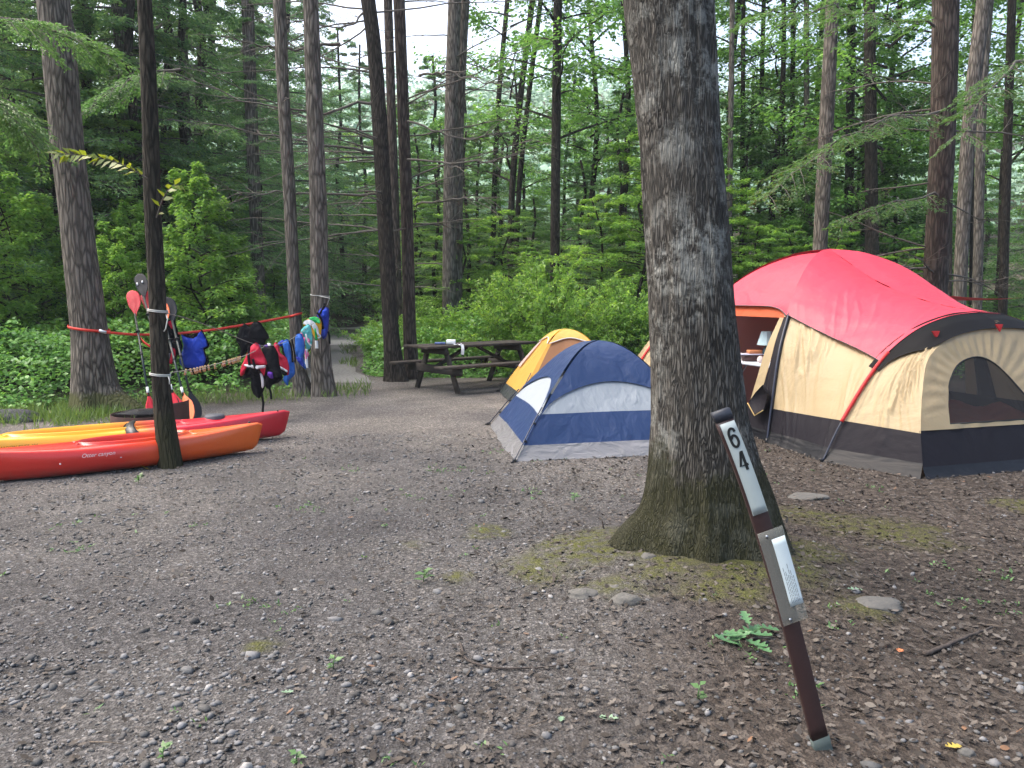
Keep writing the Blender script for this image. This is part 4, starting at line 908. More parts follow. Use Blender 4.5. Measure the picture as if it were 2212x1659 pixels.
for su in (-1, 1):
    for sv in (-1, 1):
        w_ = between(poleP, archP, su, sv, -.02, seed=2 + su + sv)
        te = lambda s: .645 - .195 * s + .02 * math.sin(math.pi * s)
        patch('ground_flap', w_, 0, 1, 0, .055, 60, 4, GLOSS, tent)
        patch('lower_wall', w_, 0, 1, .055, .17, 130, 12, DARKB, tent)
        patch('side_wall', w_, 0, 1, .17, lambda s: te(s) + .05, 150, 40, TAN, tent)
        wf = between(poleP, archP, su, sv, .01, .016, seed=8 + su - sv, off=.035)
        patch('roof', wf, 0, 1, te, 1.0, 130, 50, REDF, tent)
        mk('hem', *tube([wf(s, te(s)) + Vector((0, 0, -.004)) for s in np.linspace(0, 1, 40)], .006, 6), plain('hem_grey', (.09, .07, .08), .7, bmp=0), tent)
        wb = between(archP, frontP, su, sv, .0, seed=14 + su + sv)
        patch('ground_flap', wb, 0, 1, 0, .055, 30, 4, GLOSS, tent)
        patch('lower_wall', wb, 0, 1, .055, .17, 30, 8, DARKB, tent)
        patch('bedroom_wall', wb, 0, 1, .17, 1, 80, 50, TAN, tent)
        # arch pole, its red sleeve and its bare foot
        def ap(t, o=.02, v_=0.0): u, v, z = archP(t, su, sv); return T(u + su * o * (1.2 - t), v + v_, z + o * t)
        mk('arch_pole', *tube([ap(t, .03) for t in np.linspace(0, .17, 10)], .009, 8), POLEB, tent)
        mk('arch_sleeve', *tube([ap(t, .03) for t in np.linspace(.165, .50, 30)], .019, 8, flat=.8), REDS, tent)
        mk('pole_foot', *tube([ap(0, .03) + Vector((0, 0, -.0)), ap(0, .05) + Vector((0, 0, .035))], .014, 8), BLACKP, tent)
        # corner pole of the main room
        def cpole(t, o=.03): u, v, z = poleP(t, su, sv); n_ = Vector((su, sv * .7, 0)).normalized() * o; return T(u + n_.x, v + n_.y, z)
        mk('corner_pole', *tube([cpole(t) for t in np.linspace(0, .66, 24)], .012, 8), POLEB, tent)
        mk('pole_sleeve', *tube([cpole(t, .012) for t in np.linspace(.16, .66, 24)], .022, 8), BLACKW, tent)
        mk('pole_foot', *tube([cpole(0, .05) + Vector((0, 0, .0)), cpole(0.02, .04)], .016, 8), BLACKP, tent)
    # door sides
    def dside(s, t, su=su, off=0.0):
        a = Vector(poleP(t, su, -1)); b = Vector(poleP(t, su, 1)); p = a.lerp(b, s); p.x += su * (off + wr(p, .008, 2.5, 31 + su)); p.z = max(p.z, .004)
        return T(*p)
    patch('ground_flap', dside, 0, 1, 0, .055, 30, 3, GLOSS, tent); patch('lower_wall', dside, 0, 1, .055, .17, 30, 6, DARKB, tent)
    def de(q0, q1): return lambda f: q0 + (q1 - q0) * f
    patch('door_strip', dside, de(.115, .02), de(.185, .09), .17, .66, 6, 20, TAN, tent)
    patch('door_strip', dside, de(.815, .91), de(.885, .98), .17, .66, 6, 20, TAN, tent)
    patch('rolled_door', lambda s, t, f=dside: f(s, t, off=.012 + .02 * math.sin(s * 60)), de(.0, .0), de(.115, .025), .17, .64, 10, 24, DARKB, tent)
    patch('rolled_door', lambda s, t, f=dside: f(s, t, off=.012 + .02 * math.sin(s * 60)), de(.885, .975), de(1, 1), .17, .64, 10, 24, DARKB, tent)
    patch('fly_glow_strip', dside, 0, 1, .635, .75, 20, 6, EAVEGLOW, tent)  # tan wall top and fly underside, their orange light put into the colour
    te2 = lambda s: .70 - .055 * (abs(2 * s - 1)) ** 6
    fw = lambda s, t, f=dside, su=su: f(s, t, off=.035 + .05 * math.sin(math.pi * s) * (1 - t))
    patch('roof', fw, 0, 1, te2, 1, 30, 30, REDF, tent)
    mk('hem', *tube([fw(s, te2(s)) for s in np.linspace(0, 1, 40)], .007, 6), plain('hem_grey2', (.09, .07, .08), .7, bmp=0), tent)
# rolled door tail hanging with its zip
tl = [T(-1.68, -1.12, .46), T(-1.72, -.98, .40), T(-1.74, -.86, .33), T(-1.74, -.93, .27), T(-1.73, -1.03, .25), T(-1.70, -1.12, .32)]
# black visor over the bedroom windows
VIS = plain('visor_black', (.004, .004, .005), .7, var=.2, scale=3, bmp=.1, spec=.12)
WIN = [(-.99, .42), (-.96, .52), (-.92, .62), (-.83, .78), (-.65, .93), (-.40, .985), (-.2, .90), (-.04, .70), (.06, .55), (.12, .42)]
for sv in (-1, 1):
    for su in (-1, 1):
        def vis(s, t, sv=sv, su=su):
            p = Vector(archP(t, su, sv)).lerp(Vector(frontP(t, su, sv)), s); q = max(0, 1 - abs(s - .5) * 2)
            return T(p.x + su * (.012 + .012 * q) * (1 - t), p.y, p.z + .016 + .014 * q + .012 * (1 - s))
        patch('visor', vis, -.14, lambda f: .10 + .97 * smooth(0, .62, f), .40, 1, 14, 50, VIS, tent)
    # end wall: lower band, then a ring round the window
    def endw(s, t, sv=sv):
        z = .40 * t; ue = -fc(.17 * t)[0]; u = -ue + 2 * ue * s; p = Vector((u, (3.05 - .48 * z + .006 * math.sin(u * 21 + 3 * mnoise.noise(Vector((u, z, 1)))) * t) * sv, max(.005, z * .95)))
        if t < .2: p.y += sv * .03 * (1 - t * 5)
        return T(*p)
    patch('end_flap', endw, 0, 1, 0, .24, 40, 3, GLOSS, tent); patch('end_lower_wall', endw, 0, 1, .24, 1, 50, 8, DARKB, tent)
    outer = [(-1.335, .38)] + [tuple(fc(t)[:2]) for t in np.linspace(.18, 1, 90)]; outer += [(-a, b) for a, b in outer[::-1][1:]]
    wn_ = [tuple(q[:2]) for q in catmull([Vector((a, b, 0)) for a, b in WIN], 40)]
    win = [(a * (1 if sv < 0 else -1), b) for a, b in wn_]
    def rayhit(poly, c, a):
        best = None; dx, dy = math.cos(a), math.sin(a)
        for (x1, y1), (x2, y2) in zip(poly, poly[1:] + poly[:1]):
            x1 -= c[0]; x2 -= c[0]; y1 -= c[1]; y2 -= c[1]; den = dx * (y2 - y1) - dy * (x2 - x1)
            if abs(den) < 1e-9: continue
            r_ = (x1 * (y2 - y1) - y1 * (x2 - x1)) / den; q = (x1 * dy - y1 * dx) / den
            if r_ > 0 and -1e-6 <= q <= 1 + 1e-6 and (best is None or r_ > best): best = r_
        return Vector((c[0] + dx * best, c[1] + dy * best, 0))
    cc = (-.42 * (1 if sv < 0 else -1), .62); na = 260
    angs = sorted(set([2 * math.pi * k / na for k in range(na)] + [math.atan2(b - cc[1], a - cc[0]) % 6.28318 for a, b in ((-1.335, .38), (1.335, .38))]))
    V_, F_ = [], []; nr = 8; na = len(angs)
    for a in angs:
        o = rayhit(outer, cc, a); i_ = rayhit(win, cc, a)
        for k in range(nr + 1):
            q = i_.lerp(o, k / nr); fold = .006 * math.sin(a * 34) * math.sin(math.pi * k / nr) if q.y > .5 else .003 * math.sin(q.x * 25)
            V_.append(T(q.x, (3.05 - .48 * q.y + fold + wr(Vector((q.x, q.y, 0)), .01, 2.5, 41)) * sv, q.y))
    for i in range(na):
        for k in range(nr): F_.append((i * (nr + 1) + k, ((i + 1) % na) * (nr + 1) + k, ((i + 1) % na) * (nr + 1) + k + 1, i * (nr + 1) + k + 1))
    mk('end_wall', V_, F_, TAN, tent)
    wv = [T(a, (3.05 - .48 * b - .004) * sv, b) for a, b in win]
    mk('window_mesh', wv, [tuple(range(len(wv)))], SCREEN, tent, smooth=False)
    mk('window_binding', *tube(wv + [wv[0]], .008, 6), BLACKW, tent)
for px, py, s in ((2023, 727, -1), (2160, 712, 1)):
    p = W(px, py, 7.45 + .14 * (s > 0)); mk('fly_tab', [p + Vector((-.04, 0, .05)), p + Vector((.035, 0.01, .05)), p + Vector((.005, 0, -.02)), p + Vector((-.04, .02, .05)), p + Vector((.035, .03, .05)), p + Vector((.005, .02, -.02))], [(0, 1, 2), (5, 4, 3), (0, 2, 5, 3), (2, 1, 4, 5), (1, 0, 3, 4)], REDS, tent, smooth=False)
# awning on the far side with its two posts
aw = lambda s, t: T(1.10 + 1.50 * t, -.85 + 1.7 * s + .1 * t, 1.55 - .05 * math.sin(math.pi * s) * t - .03 * math.sin(math.pi * t))
patch('awning', aw, 0, 1, 0, 1, 16, 16, REDF, tent)
for s in (0, 1):
    p = aw(s, 1); mk('awning_post', *tube([p + Vector((0, 0, .03)), Vector((p.x, p.y, 0))], .011, 8), POLEB, tent)
# floor and inner dividing wall
mk('floor', [T(*q) for q in ((-1.55, -1.15, .012), (-1.7, -2.2, .012), (-1.38, -2.95, .012), (1.38, -2.95, .012), (1.7, -2.2, .012), (1.55, -1.15, .012), (1.55, 1.15, .012), (1.7, 2.2, .012), (1.38, 2.95, .012), (-1.38, 2.95, .012), (-1.7, 2.2, .012), (-1.55, 1.15, .012))], [tuple(range(12))], plain('floor_grey', (.12, .10, .09), .7), tent, smooth=False)
def divw(s, t):
    f, z, _ = pk(t * .86); return T((-1.60 + 3.2 * s) * f, 1.10 * f + .01 * math.sin(s * 40), z)
patch('inner_wall', divw, 0, 1, 0, 1, 40, 16, PURP, tent)
# tail of the rolled door with yellow zip edge
pts = [T(-1.645, -1.12, .50), T(-1.67, -1.10, .34), T(-1.685, -.97, .28), T(-1.675, -.82, .38), T(-1.645, -.90, .50), T(-1.64, -1.02, .60)]
cen = sum(pts, Vector()) / 6 + Vector((-.008, -.01, 0))
mk('door_tail', pts + [cen] + [p + Vector((.03, .01, 0)) for p in pts], [(i, (i + 1) % 6, 6) for i in range(6)] + [(7 + (i + 1) % 6, 7 + i, i, (i + 1) % 6) for i in range(6)], DARKB, tent)
mk('zip', *tube([pts[1] + Vector((-.006, 0, -.004)), pts[2] + Vector((-.006, 0, -.02)), pts[3] + Vector((-.006, 0, 0))], .006, 6), plain('zip_brass', (.35, .25, .09), .5), tent)

# things inside the tent
TABLE = empty('folding_table', T(-.95, -.1, 0)); tag(TABLE, 'pale topped folding table inside the open tent door', 'table')
ALU = plain('aluminium', (.45, .47, .50), .35, .8, bmp=0)
Mt = Matrix((TU, TV, Vector((0, 0, 1)))).transposed()
mk('table_top', *boxv(T(-.93, .05, .745), .6, 1.3, .03, Mt), plain('pale_top', (.55, .57, .62), .5), TABLE)
for v in (-.5, .6):
    for a, b in ((-1.18, -.68), (-.68, -1.18)): mk('leg', *tube([T(a, v, .735), T(b, v + .0, .015)], .012, 8), ALU, TABLE)
lp = W(1655, 774, 9.62); LAMP = empty('table_lamp', (lp.x, lp.y, .762)); tag(LAMP, 'small lamp with a pale blue shade on the folding table', 'lamp')
def lathe(c, prof_, n=24):
    v, f = [], []
    for r, z in prof_:
        for k in range(n): a = 2 * math.pi * k / n; v.append(Vector((c[0] + r * math.cos(a), c[1] + r * math.sin(a), c[2] + z)))
    for j in range(len(prof_) - 1):
        for k in range(n): f.append((j * n + k, j * n + (k + 1) % n, (j + 1) * n + (k + 1) % n, (j + 1) * n + k))
    return v, f
lc = (lp.x, lp.y, .762)
mk('lamp_base', *lathe(lc, [(0, 0), (.05, 0), (.052, .012), (.03, .03), (.035, .07), (.045, .11), (.04, .15), (.015, .19), (.008, .22), (.008, .27)]), plain('lamp_glaze', (.03, .07, .09), .25), LAMP)
m_, N_, L_n, B_ = newmat('lamp_shade_cloth'); B_.inputs['Base Color'].default_value = (.42, .58, .62, 1); B_.inputs['Roughness'].default_value = .6
mk('lamp_shade', *lathe(lc, [(.115, .20), (.118, .205), (.068, .365), (.064, .365), (.112, .203)], 10), m_, LAMP, smooth=False)
tg = W(1626, 779, 9.65)
o = mk('storage_box', *boxv((tg.x, tg.y + .06, .80), .20, .16, .075), plain('box_brown', (.10, .05, .045), .7)); tag(o, 'dark box on the folding table under the tray', 'box')
o = mk('serving_tray', *boxv((tg.x - .02, tg.y + .04, .848), .30, .20, .012), plain('tray_pale', (.50, .50, .62), .4)); tag(o, 'pale thin tray beside the lamp in the tent', 'tray')
mbp = MB(); mbp.add(*boxv((tg.x + .03, tg.y + .04, .876), .16, .12, .04)); o = mbp.build('food_packet', plain('packet_orange', (.45, .17, .07), .6)); tag(o, 'orange brown packet lying on the pale tray', 'packet')
rl = W(1643, 782, 9.45); o = mk('paper_roll', *tube([Vector((rl.x - .02, rl.y - .05, .80)), Vector((rl.x + .02, rl.y + .07, .80))], .038, 20), plain('roll_paper', (.6, .5, .48), .8)); tag(o, 'roll of paper at the edge of the folding table', 'paper roll')
def lump(c, sx, sy, sz, seed, n=24):
    v, f = [], []
    for j in range(n + 1):
        for i in range(n + 1):
            a, b = i / n * 2 - 1, j / n * 2 - 1; e = max(0, 1 - a ** 4) * max(0, 1 - b ** 4)
            h = sz * e ** .5 * (.7 + .5 * mnoise.noise(Vector((a * 2, b * 2, seed))) + .15 * mnoise.noise(Vector((a * 6, b * 6, seed))))
            v.append(Vector(c) + TU * (a * sx) + TV * (b * sy) + Vector((0, 0, max(0, h))))
    f = [(j * (n + 1) + i, j * (n + 1) + i + 1, (j + 1) * (n + 1) + i + 1, (j + 1) * (n + 1) + i) for j in range(n) for i in range(n)]
    f.append(tuple(range(n + 1))[::-1] ) if 0 else None
    return v, [q for q in f if q]
o = mk('air_mattress', *boxv(T(-.1, -2.25, .15), 2.2, .9, .26, Mt), plain('mattress_tan', (.35, .25, .16), .8)); tag(o, 'tan mattress seen through the tent window', 'mattress')
o = mk('sleeping_bag', *lump(T(-.2, -2.1, .285), .9, .38, .20, 4), plain('bag_rust', (.42, .12, .06), .8)); tag(o, 'rust orange sleeping bag on the mattress behind the tent window', 'sleeping bag')
o = mk('storage_bin', *boxv(T(.15, -1.2, .25), .9, .4, .46, Mt), plain('bin_dark', (.02, .02, .03), .5)); tag(o, 'dark bin in the tent behind the sleeping bag', 'bin')
o = mk('water_bottle', *lathe(T(.22, -1.32, .485), [(0, 0), (.04, 0), (.04, .12), (.018, .15), (.018, .18), (0, .18)], 16), plain('bottle_blue', (.1, .4, .85), .3)); tag(o, 'bright blue bottle seen through the tent window', 'bottle')

# ---------------------------------------------------------------- picnic table
WOOD = plain('weathered_wood', (.05, .042, .036), .9, var=.35, scale=18, bmp=.6, spec=.2)
WOOD2 = plain('weathered_beam', (.045, .040, .036), .9, var=.35, scale=18, bmp=.6, spec=.2)
pa = R(40); PX = Vector((math.cos(pa), math.sin(pa), 0)); PY = Vector((-math.sin(pa), math.cos(pa), 0))
PC = Vector((-.68, 13.55, 0))      # centre of the table
def PT(a, b, z): return PC + PX * a + PY * b + Vector((0, 0, z))
pt = empty('picnic_table', PC); tag(pt, 'weathered dark wooden picnic table with attached benches', 'picnic table')
for k in range(5): mk('top_plank', *beam(PT(-1.15, (k - 2) * .145, .735), PT(1.15, (k - 2) * .145, .735), .138, .04), WOOD, pt)
for s in (-1, 1):
    bench = None
    mk('bench', *beam(PT(-1.15, s * .66, .435), PT(1.15, s * .66, .435), .25, .04), WOOD, pt)
    for e in (-.78, .78):
        mk('leg', *beam(PT(e + .05, s * .60, -.02), PT(e + .05, s * .24, .70), .04, .10, up=PY), WOOD2, pt)
for e in (-.78, .78):
    mk('cross_beam', *beam(PT(e, -.76, .36), PT(e, .76, .36), .04, .135), WOOD2, pt)
    mk('top_cleat', *beam(PT(e, -.36, .66), PT(e, .36, .66), .04, .10), WOOD2, pt)
    mk('brace', *beam(PT(e * .95, 0, .40), PT(e * .15, 0, .69), .08, .04), WOOD2, pt)
q = PT(-.55, -.12, .758)
o = mk('paper_box', *boxv(q + Vector((.02, 0, .042)), .15, .11, .075), plain('white_card', (.75, .78, .78), .6)); tag(o, 'white box lying on the picnic table top', 'box')
mb = MB(); mb.add(*boxv(q + Vector((-.16, .0, .022)), .17, .09, .032)); o = mb.build('snack_bag', plain('bag_blue', (.10, .14, .32), .4, var=.8, scale=25)); tag(o, 'crumpled blue and white packet beside the white box', 'packet')
q2 = PT(-.62, -.385, .757)
rb = [q + Vector((.08, -.03, .005)), q + Vector((.12, -.16, .005)), PT(-.5, -.38, .762), PT(-.5, -.41, .70), PT(-.5, -.40, .60)]
mb = MB(); rp = catmull(rb, 14); 
for i in range(14):
    mb.add(*beam(rp[i], rp[i + 1], .05, .003, up=(rp[i + 1] - rp[i]).cross(Vector((1, 0, 0))).normalized() if (rp[i + 1] - rp[i]).length > 0 else (0, 0, 1)))
o = mb.build('paper_towel', plain('paper_pale', (.6, .62, .65), .7)); tag(o, 'pale strip of paper hanging over the table edge', 'paper')

# ---------------------------------------------------------------- kayaks
def grad_mat(name, stops, rough=.32):
    m, N, L, B = newmat(name)
    t = N.new('ShaderNodeTexCoord'); sx = N.new('ShaderNodeSeparateXYZ'); L.new(t.outputs['Object'], sx.inputs[0])
    n = noise(N, L, t.outputs['Object'], 2.2, 4); ad = N.new('ShaderNodeMath'); ad.operation = 'MULTIPLY_ADD'; ad.inputs[1].default_value = .5; ad.inputs[2].default_value = -.25
    L.new(n, ad.inputs[0]); a2 = N.new('ShaderNodeMath'); a2.operation = 'ADD'; L.new(sx.outputs[0], a2.inputs[0]); L.new(ad.outputs[0], a2.inputs[1])
    mr = N.new('ShaderNodeMapRange'); mr.inputs[1].default_value = 0; mr.inputs[2].default_value = 3.2; L.new(a2.outputs[0], mr.inputs[0])
    c = ramp(N, stops, mr.outputs[0], L).outputs[0]
    zr = N.new('ShaderNodeMapRange'); zr.inputs[1].default_value = .11; zr.inputs[2].default_value = .0; L.new(sx.outputs[2], zr.inputs[0])
    nd = noise(N, L, t.outputs['Object'], 7, 7, .7); md = N.new('ShaderNodeMath'); md.operation = 'MULTIPLY'; L.new(zr.outputs[0], md.inputs[0]); L.new(ramp(N, [(.4, (0, 0, 0)), (.65, (.8, .8, .8))], nd, L).outputs[0], md.inputs[1])
    c = mixc(N, L, md.outputs[0], c, (.16, .10, .07)); sc2 = noise(N, L, coord(N, L, (3, 30, 30)), 3, 6, .7); c = mixc(N, L, ramp(N, [(.62, (0, 0, 0)), (.72, (.3, .3, .3))], sc2, L).outputs[0], c, (.5, .25, .18))
    L.new(c, B.inputs['Base Color']); B.inputs['Roughness'].default_value = rough; B.inputs['Coat Weight'].default_value = .3; B.inputs['Coat Roughness'].default_value = .25
    n2 = noise(N, L, t.outputs['Object'], 5, 5); L.new(bump(N, L, n2, .12, .02), B.inputs['Normal'])
    return m
def kayak(name, label, a, b, Lk, mat, width=.6, dz=0.0, lean=0, cock=(.27, .66), hgt=.235, textinfo=None):
    """a = ground point under the near (right) stem, b = a point along the keel; local x runs from a"""
    d = (b - a); d.z = 0; d.normalize(); root = empty(name, a, math.atan2(d.y, d.x)); tag(root, label, 'kayak')
    n = 70; rows = []; cyp = (cock[0] + cock[1]) / 2; chl = (cock[1] - cock[0]) / 2
    for i in range(n + 1):
        s = i / n; e = min(s, 1 - s)
        bw = width / 2 * min(1, (math.sin(math.pi * min(1, max(0, s))) ** .8)) ; bw = max(bw, .022)
        kz = .03 * (abs(2 * s - 1)) ** 4 + (.035 * max(0, 1 - e / .018) ** 2)
        gz = hgt - .03 + .055 * abs(2 * s - 1) ** 2.2 - (.02 * max(0, 1 - e / .012) ** 2)
        cr = .045 * (1 - abs(2 * s - 1) ** 2) + .012
        q = (s - cyp) / chl; cw = width * .36 * math.sqrt(max(0, 1 - q ** 2)) if abs(q) < 1 else 0
        x = Lk * s; rake = lambda z: (z - .02) * (.28 if e < .12 else 0) * (1 - min(1, e / .12)) * (-1 if s < .5 else 1)
        inn = cw > .02
        sec = [(0, kz), (.35 * bw, kz + .004), (.68 * bw, kz + .018), (.90 * bw, kz + .055), (bw, kz + .45 * (gz - kz)), (.985 * bw, kz + .8 * (gz - kz)), (.93 * bw, gz), (.85 * bw, gz + .018)]
        if inn:
            cwi = min(cw, .80 * bw); tz = gz + cr * .55
            sec += [((.85 * bw + cwi) / 2, gz + .6 * cr), (cwi + .008, tz), (cwi + .012, tz + .022), (cwi - .004, tz + .026), (cwi - .012, tz - .01), (cwi * .9, kz + .12), (cwi * .6, kz + .05), (0, kz + .04)]
        else:
            sec += [(y_ * bw, gz + cr * (1 - (y_) ** 1.6)) for y_ in (.72, .6, .5, .4, .3, .2, .1, 0)]
        rows.append([(x + rake(z), y, z + dz) for y, z in sec] + [(x + rake(z), -y, z + dz) for y, z in sec[-2:0:-1]])
    m_ = len(rows[0]); v = [Vector(p) for r_ in rows for p in r_]
    f = [(i * m_ + k, (i + 1) * m_ + k, (i + 1) * m_ + (k + 1) % m_, i * m_ + (k + 1) % m_) for i in range(n) for k in range(m_)]
    f.append(tuple(range(m_))); f.append(tuple(n * m_ + k for k in range(m_))[::-1])
    me = bpy.data.meshes.new('hull'); me.from_pydata([tuple(p) for p in v], [], f); me.update(); o = link('hull', me, mat); o.parent = root
    def sub(nm, vf, mt, smooth_=True):
        me = bpy.data.meshes.new(nm); me.from_pydata([tuple(p) for p in vf[0]], [], vf[1]); me.update(); o = link(nm, me, mt, smooth=smooth_); o.parent = root; return o
    return root, sub
KRED = grad_mat('kayak_orange_red', [(0, (.72, .12, .012)), (.22, (.68, .085, .012)), (.42, (.55, .018, .012)), (.6, (.55, .02, .012)), (1, (.62, .04, .012))])
KYEL = grad_mat('kayak_red_yellow', [(0, (.50, .006, .02)), (.36, (.55, .012, .03)), (.45, (.62, .10, .03)), (.52, (.78, .40, .03)), (1, (.80, .42, .03))])
def text_mesh(txt, size, extr=.0008, bold=0.0, shear=0.0):
    cu = bpy.data.curves.new('t', 'FONT'); cu.body = txt; cu.size = size; cu.extrude = extr; cu.offset = bold; cu.shear = shear; cu.align_x = 'CENTER'; cu.align_y = 'CENTER'
    o = bpy.data.objects.new('t', cu); C.objects.link(o); dg = bpy.context.evaluated_depsgraph_get(); dg.update()
    me = bpy.data.meshes.new_from_object(o.evaluated_get(dg)); bpy.data.objects.remove(o); bpy.data.curves.remove(cu)
    V = [v.co.copy() for v in me.vertices]; Fc_ = [tuple(p.vertices) for p in me.polygons]; bpy.data.meshes.remove(me); return V, Fc_
WHITEI = plain('ink_white', (.55, .42, .42), .5, bmp=0); BLACKI = plain('ink_black', (.02, .02, .02), .5, bmp=0)
SEAT = plain('seat_grey', (.05, .055, .07), .6, scale=8)
a1 = G(548, 985); b1 = G(8, 1050); k1, sub1 = kayak('kayak', 'orange and red kayak lying nearest, in front of the other one', a1 + Vector((-.05, .22, 0)), b1 + Vector((-.05, .20, 0)), 2.40, KRED, .50, hgt=.252)
def seatback(sub, x, w_, z, h):
    v, f = lathe((0, 0, 0), [(0, 0), (.001, 0)]); 
    V_ = []; n = 14
    for j in range(5):
        for i in range(n + 1):
            a = math.pi * i / n; V_.append(Vector((x - .05 * math.sin(a) + .02 * j / 4, w_ * math.cos(a), z + h * j / 4 * (math.sin(a) * .6 + .4))))
    f = [(j * (n + 1) + i, j * (n + 1) + i + 1, (j + 1) * (n + 1) + i + 1, (j + 1) * (n + 1) + i) for j in range(4) for i in range(n)]
    sub('seat_back', (V_ + [p + Vector((.03, 0, 0)) for p in V_], f + [tuple(k + len(V_) for k in q)[::-1] for q in f]), BLACKW)
seatback(sub1, 1.45, .17, .08, .16)
sub1('hatch', lathe((.80, 0, .252), [(.0, .014), (.10, .014), (.12, .0), (.125, -.02)], 24), SEAT)
def stick_text(root, sub, nm, txt, size, x, y, z, tilt, mat, shear=0.0, sx=1.0):
    # hull side that faces the camera is the -y side for a kayak whose x axis runs left
    V_, F_ = text_mesh(txt, size, shear=shear); out = []
    for p in V_: out.append(Vector((x - p.x * sx, y - p.z + abs(0) + math.sin(tilt) * (-p.y) * -1 * 0 + (p.y * math.sin(tilt)), z + p.y * math.cos(tilt))))
    return sub(nm, (out, F_), mat, False)
stick_text(k1, sub1, 'lettering', 'Otter canyon', .048, 1.46, .262, .19, -.25, WHITEI, .3)
for x in (.95, 1.28, 1.75): sub1('rivet', lathe((x, .246, .14), [(0, .004), (.007, .004), (.007, -.004)], 10), ALU)
a2 = G(606, 955); b2 = G(0, 1018); k2, sub2 = kayak('kayak', 'red and yellow kayak lying behind the orange one, with a long open cockpit', a2 + Vector((-.05, .28, 0)), b2 + Vector((-.05, .28, 0)), 3.15, KYEL, .54, hgt=.262, cock=(.34, .82))
sub2('hatch', lathe((.72, 0, .305), [(.0, .012), (.09, .012), (.10, .0), (.105, -.03)], 24), SEAT)
seatback(sub2, 1.55, .19, .08, .22)
stick_text(k2, sub2, 'lettering', 'CANYON RIVER 104', .035, 2.50, .262, .205, -.2, BLACKI, .2)
mb = MB()
for q in range(20): pass
hp = [Vector((1.52 + .05 * math.sin(t * 3.1), .30 * math.cos(t * math.pi * .5) + .02, .20 + .10 * math.sin(t * math.pi * .5))) for t in np.linspace(-.3, 1, 12)]
sub2('carry_strap', tube(hp, .022, 8, flat=2.2), BLACKP)
for k_, s_ in ((k1, sub1), (k2, sub2)):
    s_('bow_toggle', tube([Vector((.05, -.03, .30)), Vector((.06, .03, .305))], .009, 8), BLACKP)

# ---------------------------------------------------------------- fire ring
RUST = plain('rusty_steel', (.085, .045, .038), .75, .3, var=.45, scale=9, bmp=.4)
fr = empty('fire_ring', (-4.25, 9.25, 0)); tag(fr, 'rusty brown steel fire ring with a raised back plate, behind the kayaks', 'fire ring')
v, f = [], []
def band(r, z0, z1, a0, a1, th=.008, n=48):
    v, f = [], []
    for i in range(n + 1):
        a = a0 + (a1 - a0) * i / n
        za = z1(a) if callable(z1) else z1
        for rr_, z in ((r, z0), (r, za), (r - th, za), (r - th, z0)): v.append(Vector((-4.25 + rr_ * math.cos(a), 9.25 + rr_ * math.sin(a), z)))
    for i in range(n):
        for k in range(4): f.append((i * 4 + k, i * 4 + (k + 1) % 4, (i + 1) * 4 + (k + 1) % 4, (i + 1) * 4 + k))
    f += [(0, 1, 2, 3), (n * 4 + 3, n * 4 + 2, n * 4 + 1, n * 4)]
    return v, f
mk('ring', *band(.42, .0, .19, 0, 2 * math.pi - .001, n=64), RUST, fr, smooth=False)
mk('back_plate', *band(.432, .10, .33, -.75, .5, n=20), RUST, fr, smooth=False)
gr_ = MB(); 
for k in range(-4, 5): gr_.add(*beam((-4.25 - .30, 9.25 + k * .05, .20), (-4.25 + .1, 9.25 + k * .05, .20), .009, .009))
gr_.add(*beam((-4.55, 9.02, .20), (-4.55, 9.48, .20), .012, .012)); gr_.add(*beam((-4.15, 9.02, .20), (-4.15, 9.48, .20), .012, .012)); gr_.build('cooking_grate', BLACKP, fr)
o = mk('charred_log', *tube([W(296, 893, 9.3), W(330, 892, 9.5)], .055, 12), plain('charcoal', (.02, .018, .017), .95, var=.5, bmp=.8), None); tag(o, 'charred black log across the fire ring', 'log')

# ---------------------------------------------------------------- paddles
SHAFT = plain('paddle_shaft', (.012, .022, .022), .35, bmp=0); PRED = plain('paddle_red', (.60, .012, .03), .55, bmp=0); PBLK = plain('paddle_black', (.012, .014, .02), .55, bmp=0, spec=.2); PORG = plain('paddle_orange', (.80, .15, .035), .55, bmp=0); STICK = plain('decal_white', (.7, .72, .72), .5, bmp=0)
def blade(tip_dir, base, nrm_, Lb, wb, asym):
    """blade from base along tip_dir"""
    d = tip_dir.normalized(); s = d.cross(nrm_).normalized(); n_ = s.cross(d).normalized()
    prof_ = [(0, .016), (.12, .022), (.25, .05), (.42, .088), (.62, .098), (.8, .095), (.92, .075), (.98, .045), (1, .015)]
    ts = np.linspace(0, 1, 22); V_, F_ = [], []
    for t in ts:
        h = float(np.interp(t, [p[0] for p in prof_], [p[1] for p in prof_])) * wb / .098
        ax = base + d * Lb * t
        cx_ = asym * .018 * math.sin(math.pi * t)
        for k in range(9):
            u = k / 4 - 1; th = .005 * (1 - abs(u)) + .0025 + (.006 if abs(u) < .1 and t < .75 else 0); cup = .018 * (u * u - 1) * (1 - abs(2 * t - 1)) * .6
            V_.append(ax + s * (u * h + cx_) + n_ * (cup + th))
        for k in range(8, -1, -1):
            u = k / 4 - 1; th = .003; cup = .018 * (u * u - 1) * (1 - abs(2 * t - 1)) * .6
            V_.append(ax + s * (u * h + cx_) + n_ * (cup - th))
    m_ = 18
    for j in range(len(ts) - 1):
        for k in range(m_): F_.append((j * m_ + k, j * m_ + (k + 1) % m_, (j + 1) * m_ + (k + 1) % m_, (j + 1) * m_ + k))
    F_.append(tuple(range(m_))[::-1]); F_.append(tuple((len(ts) - 1) * m_ + k for k in range(m_)))
    return V_, F_
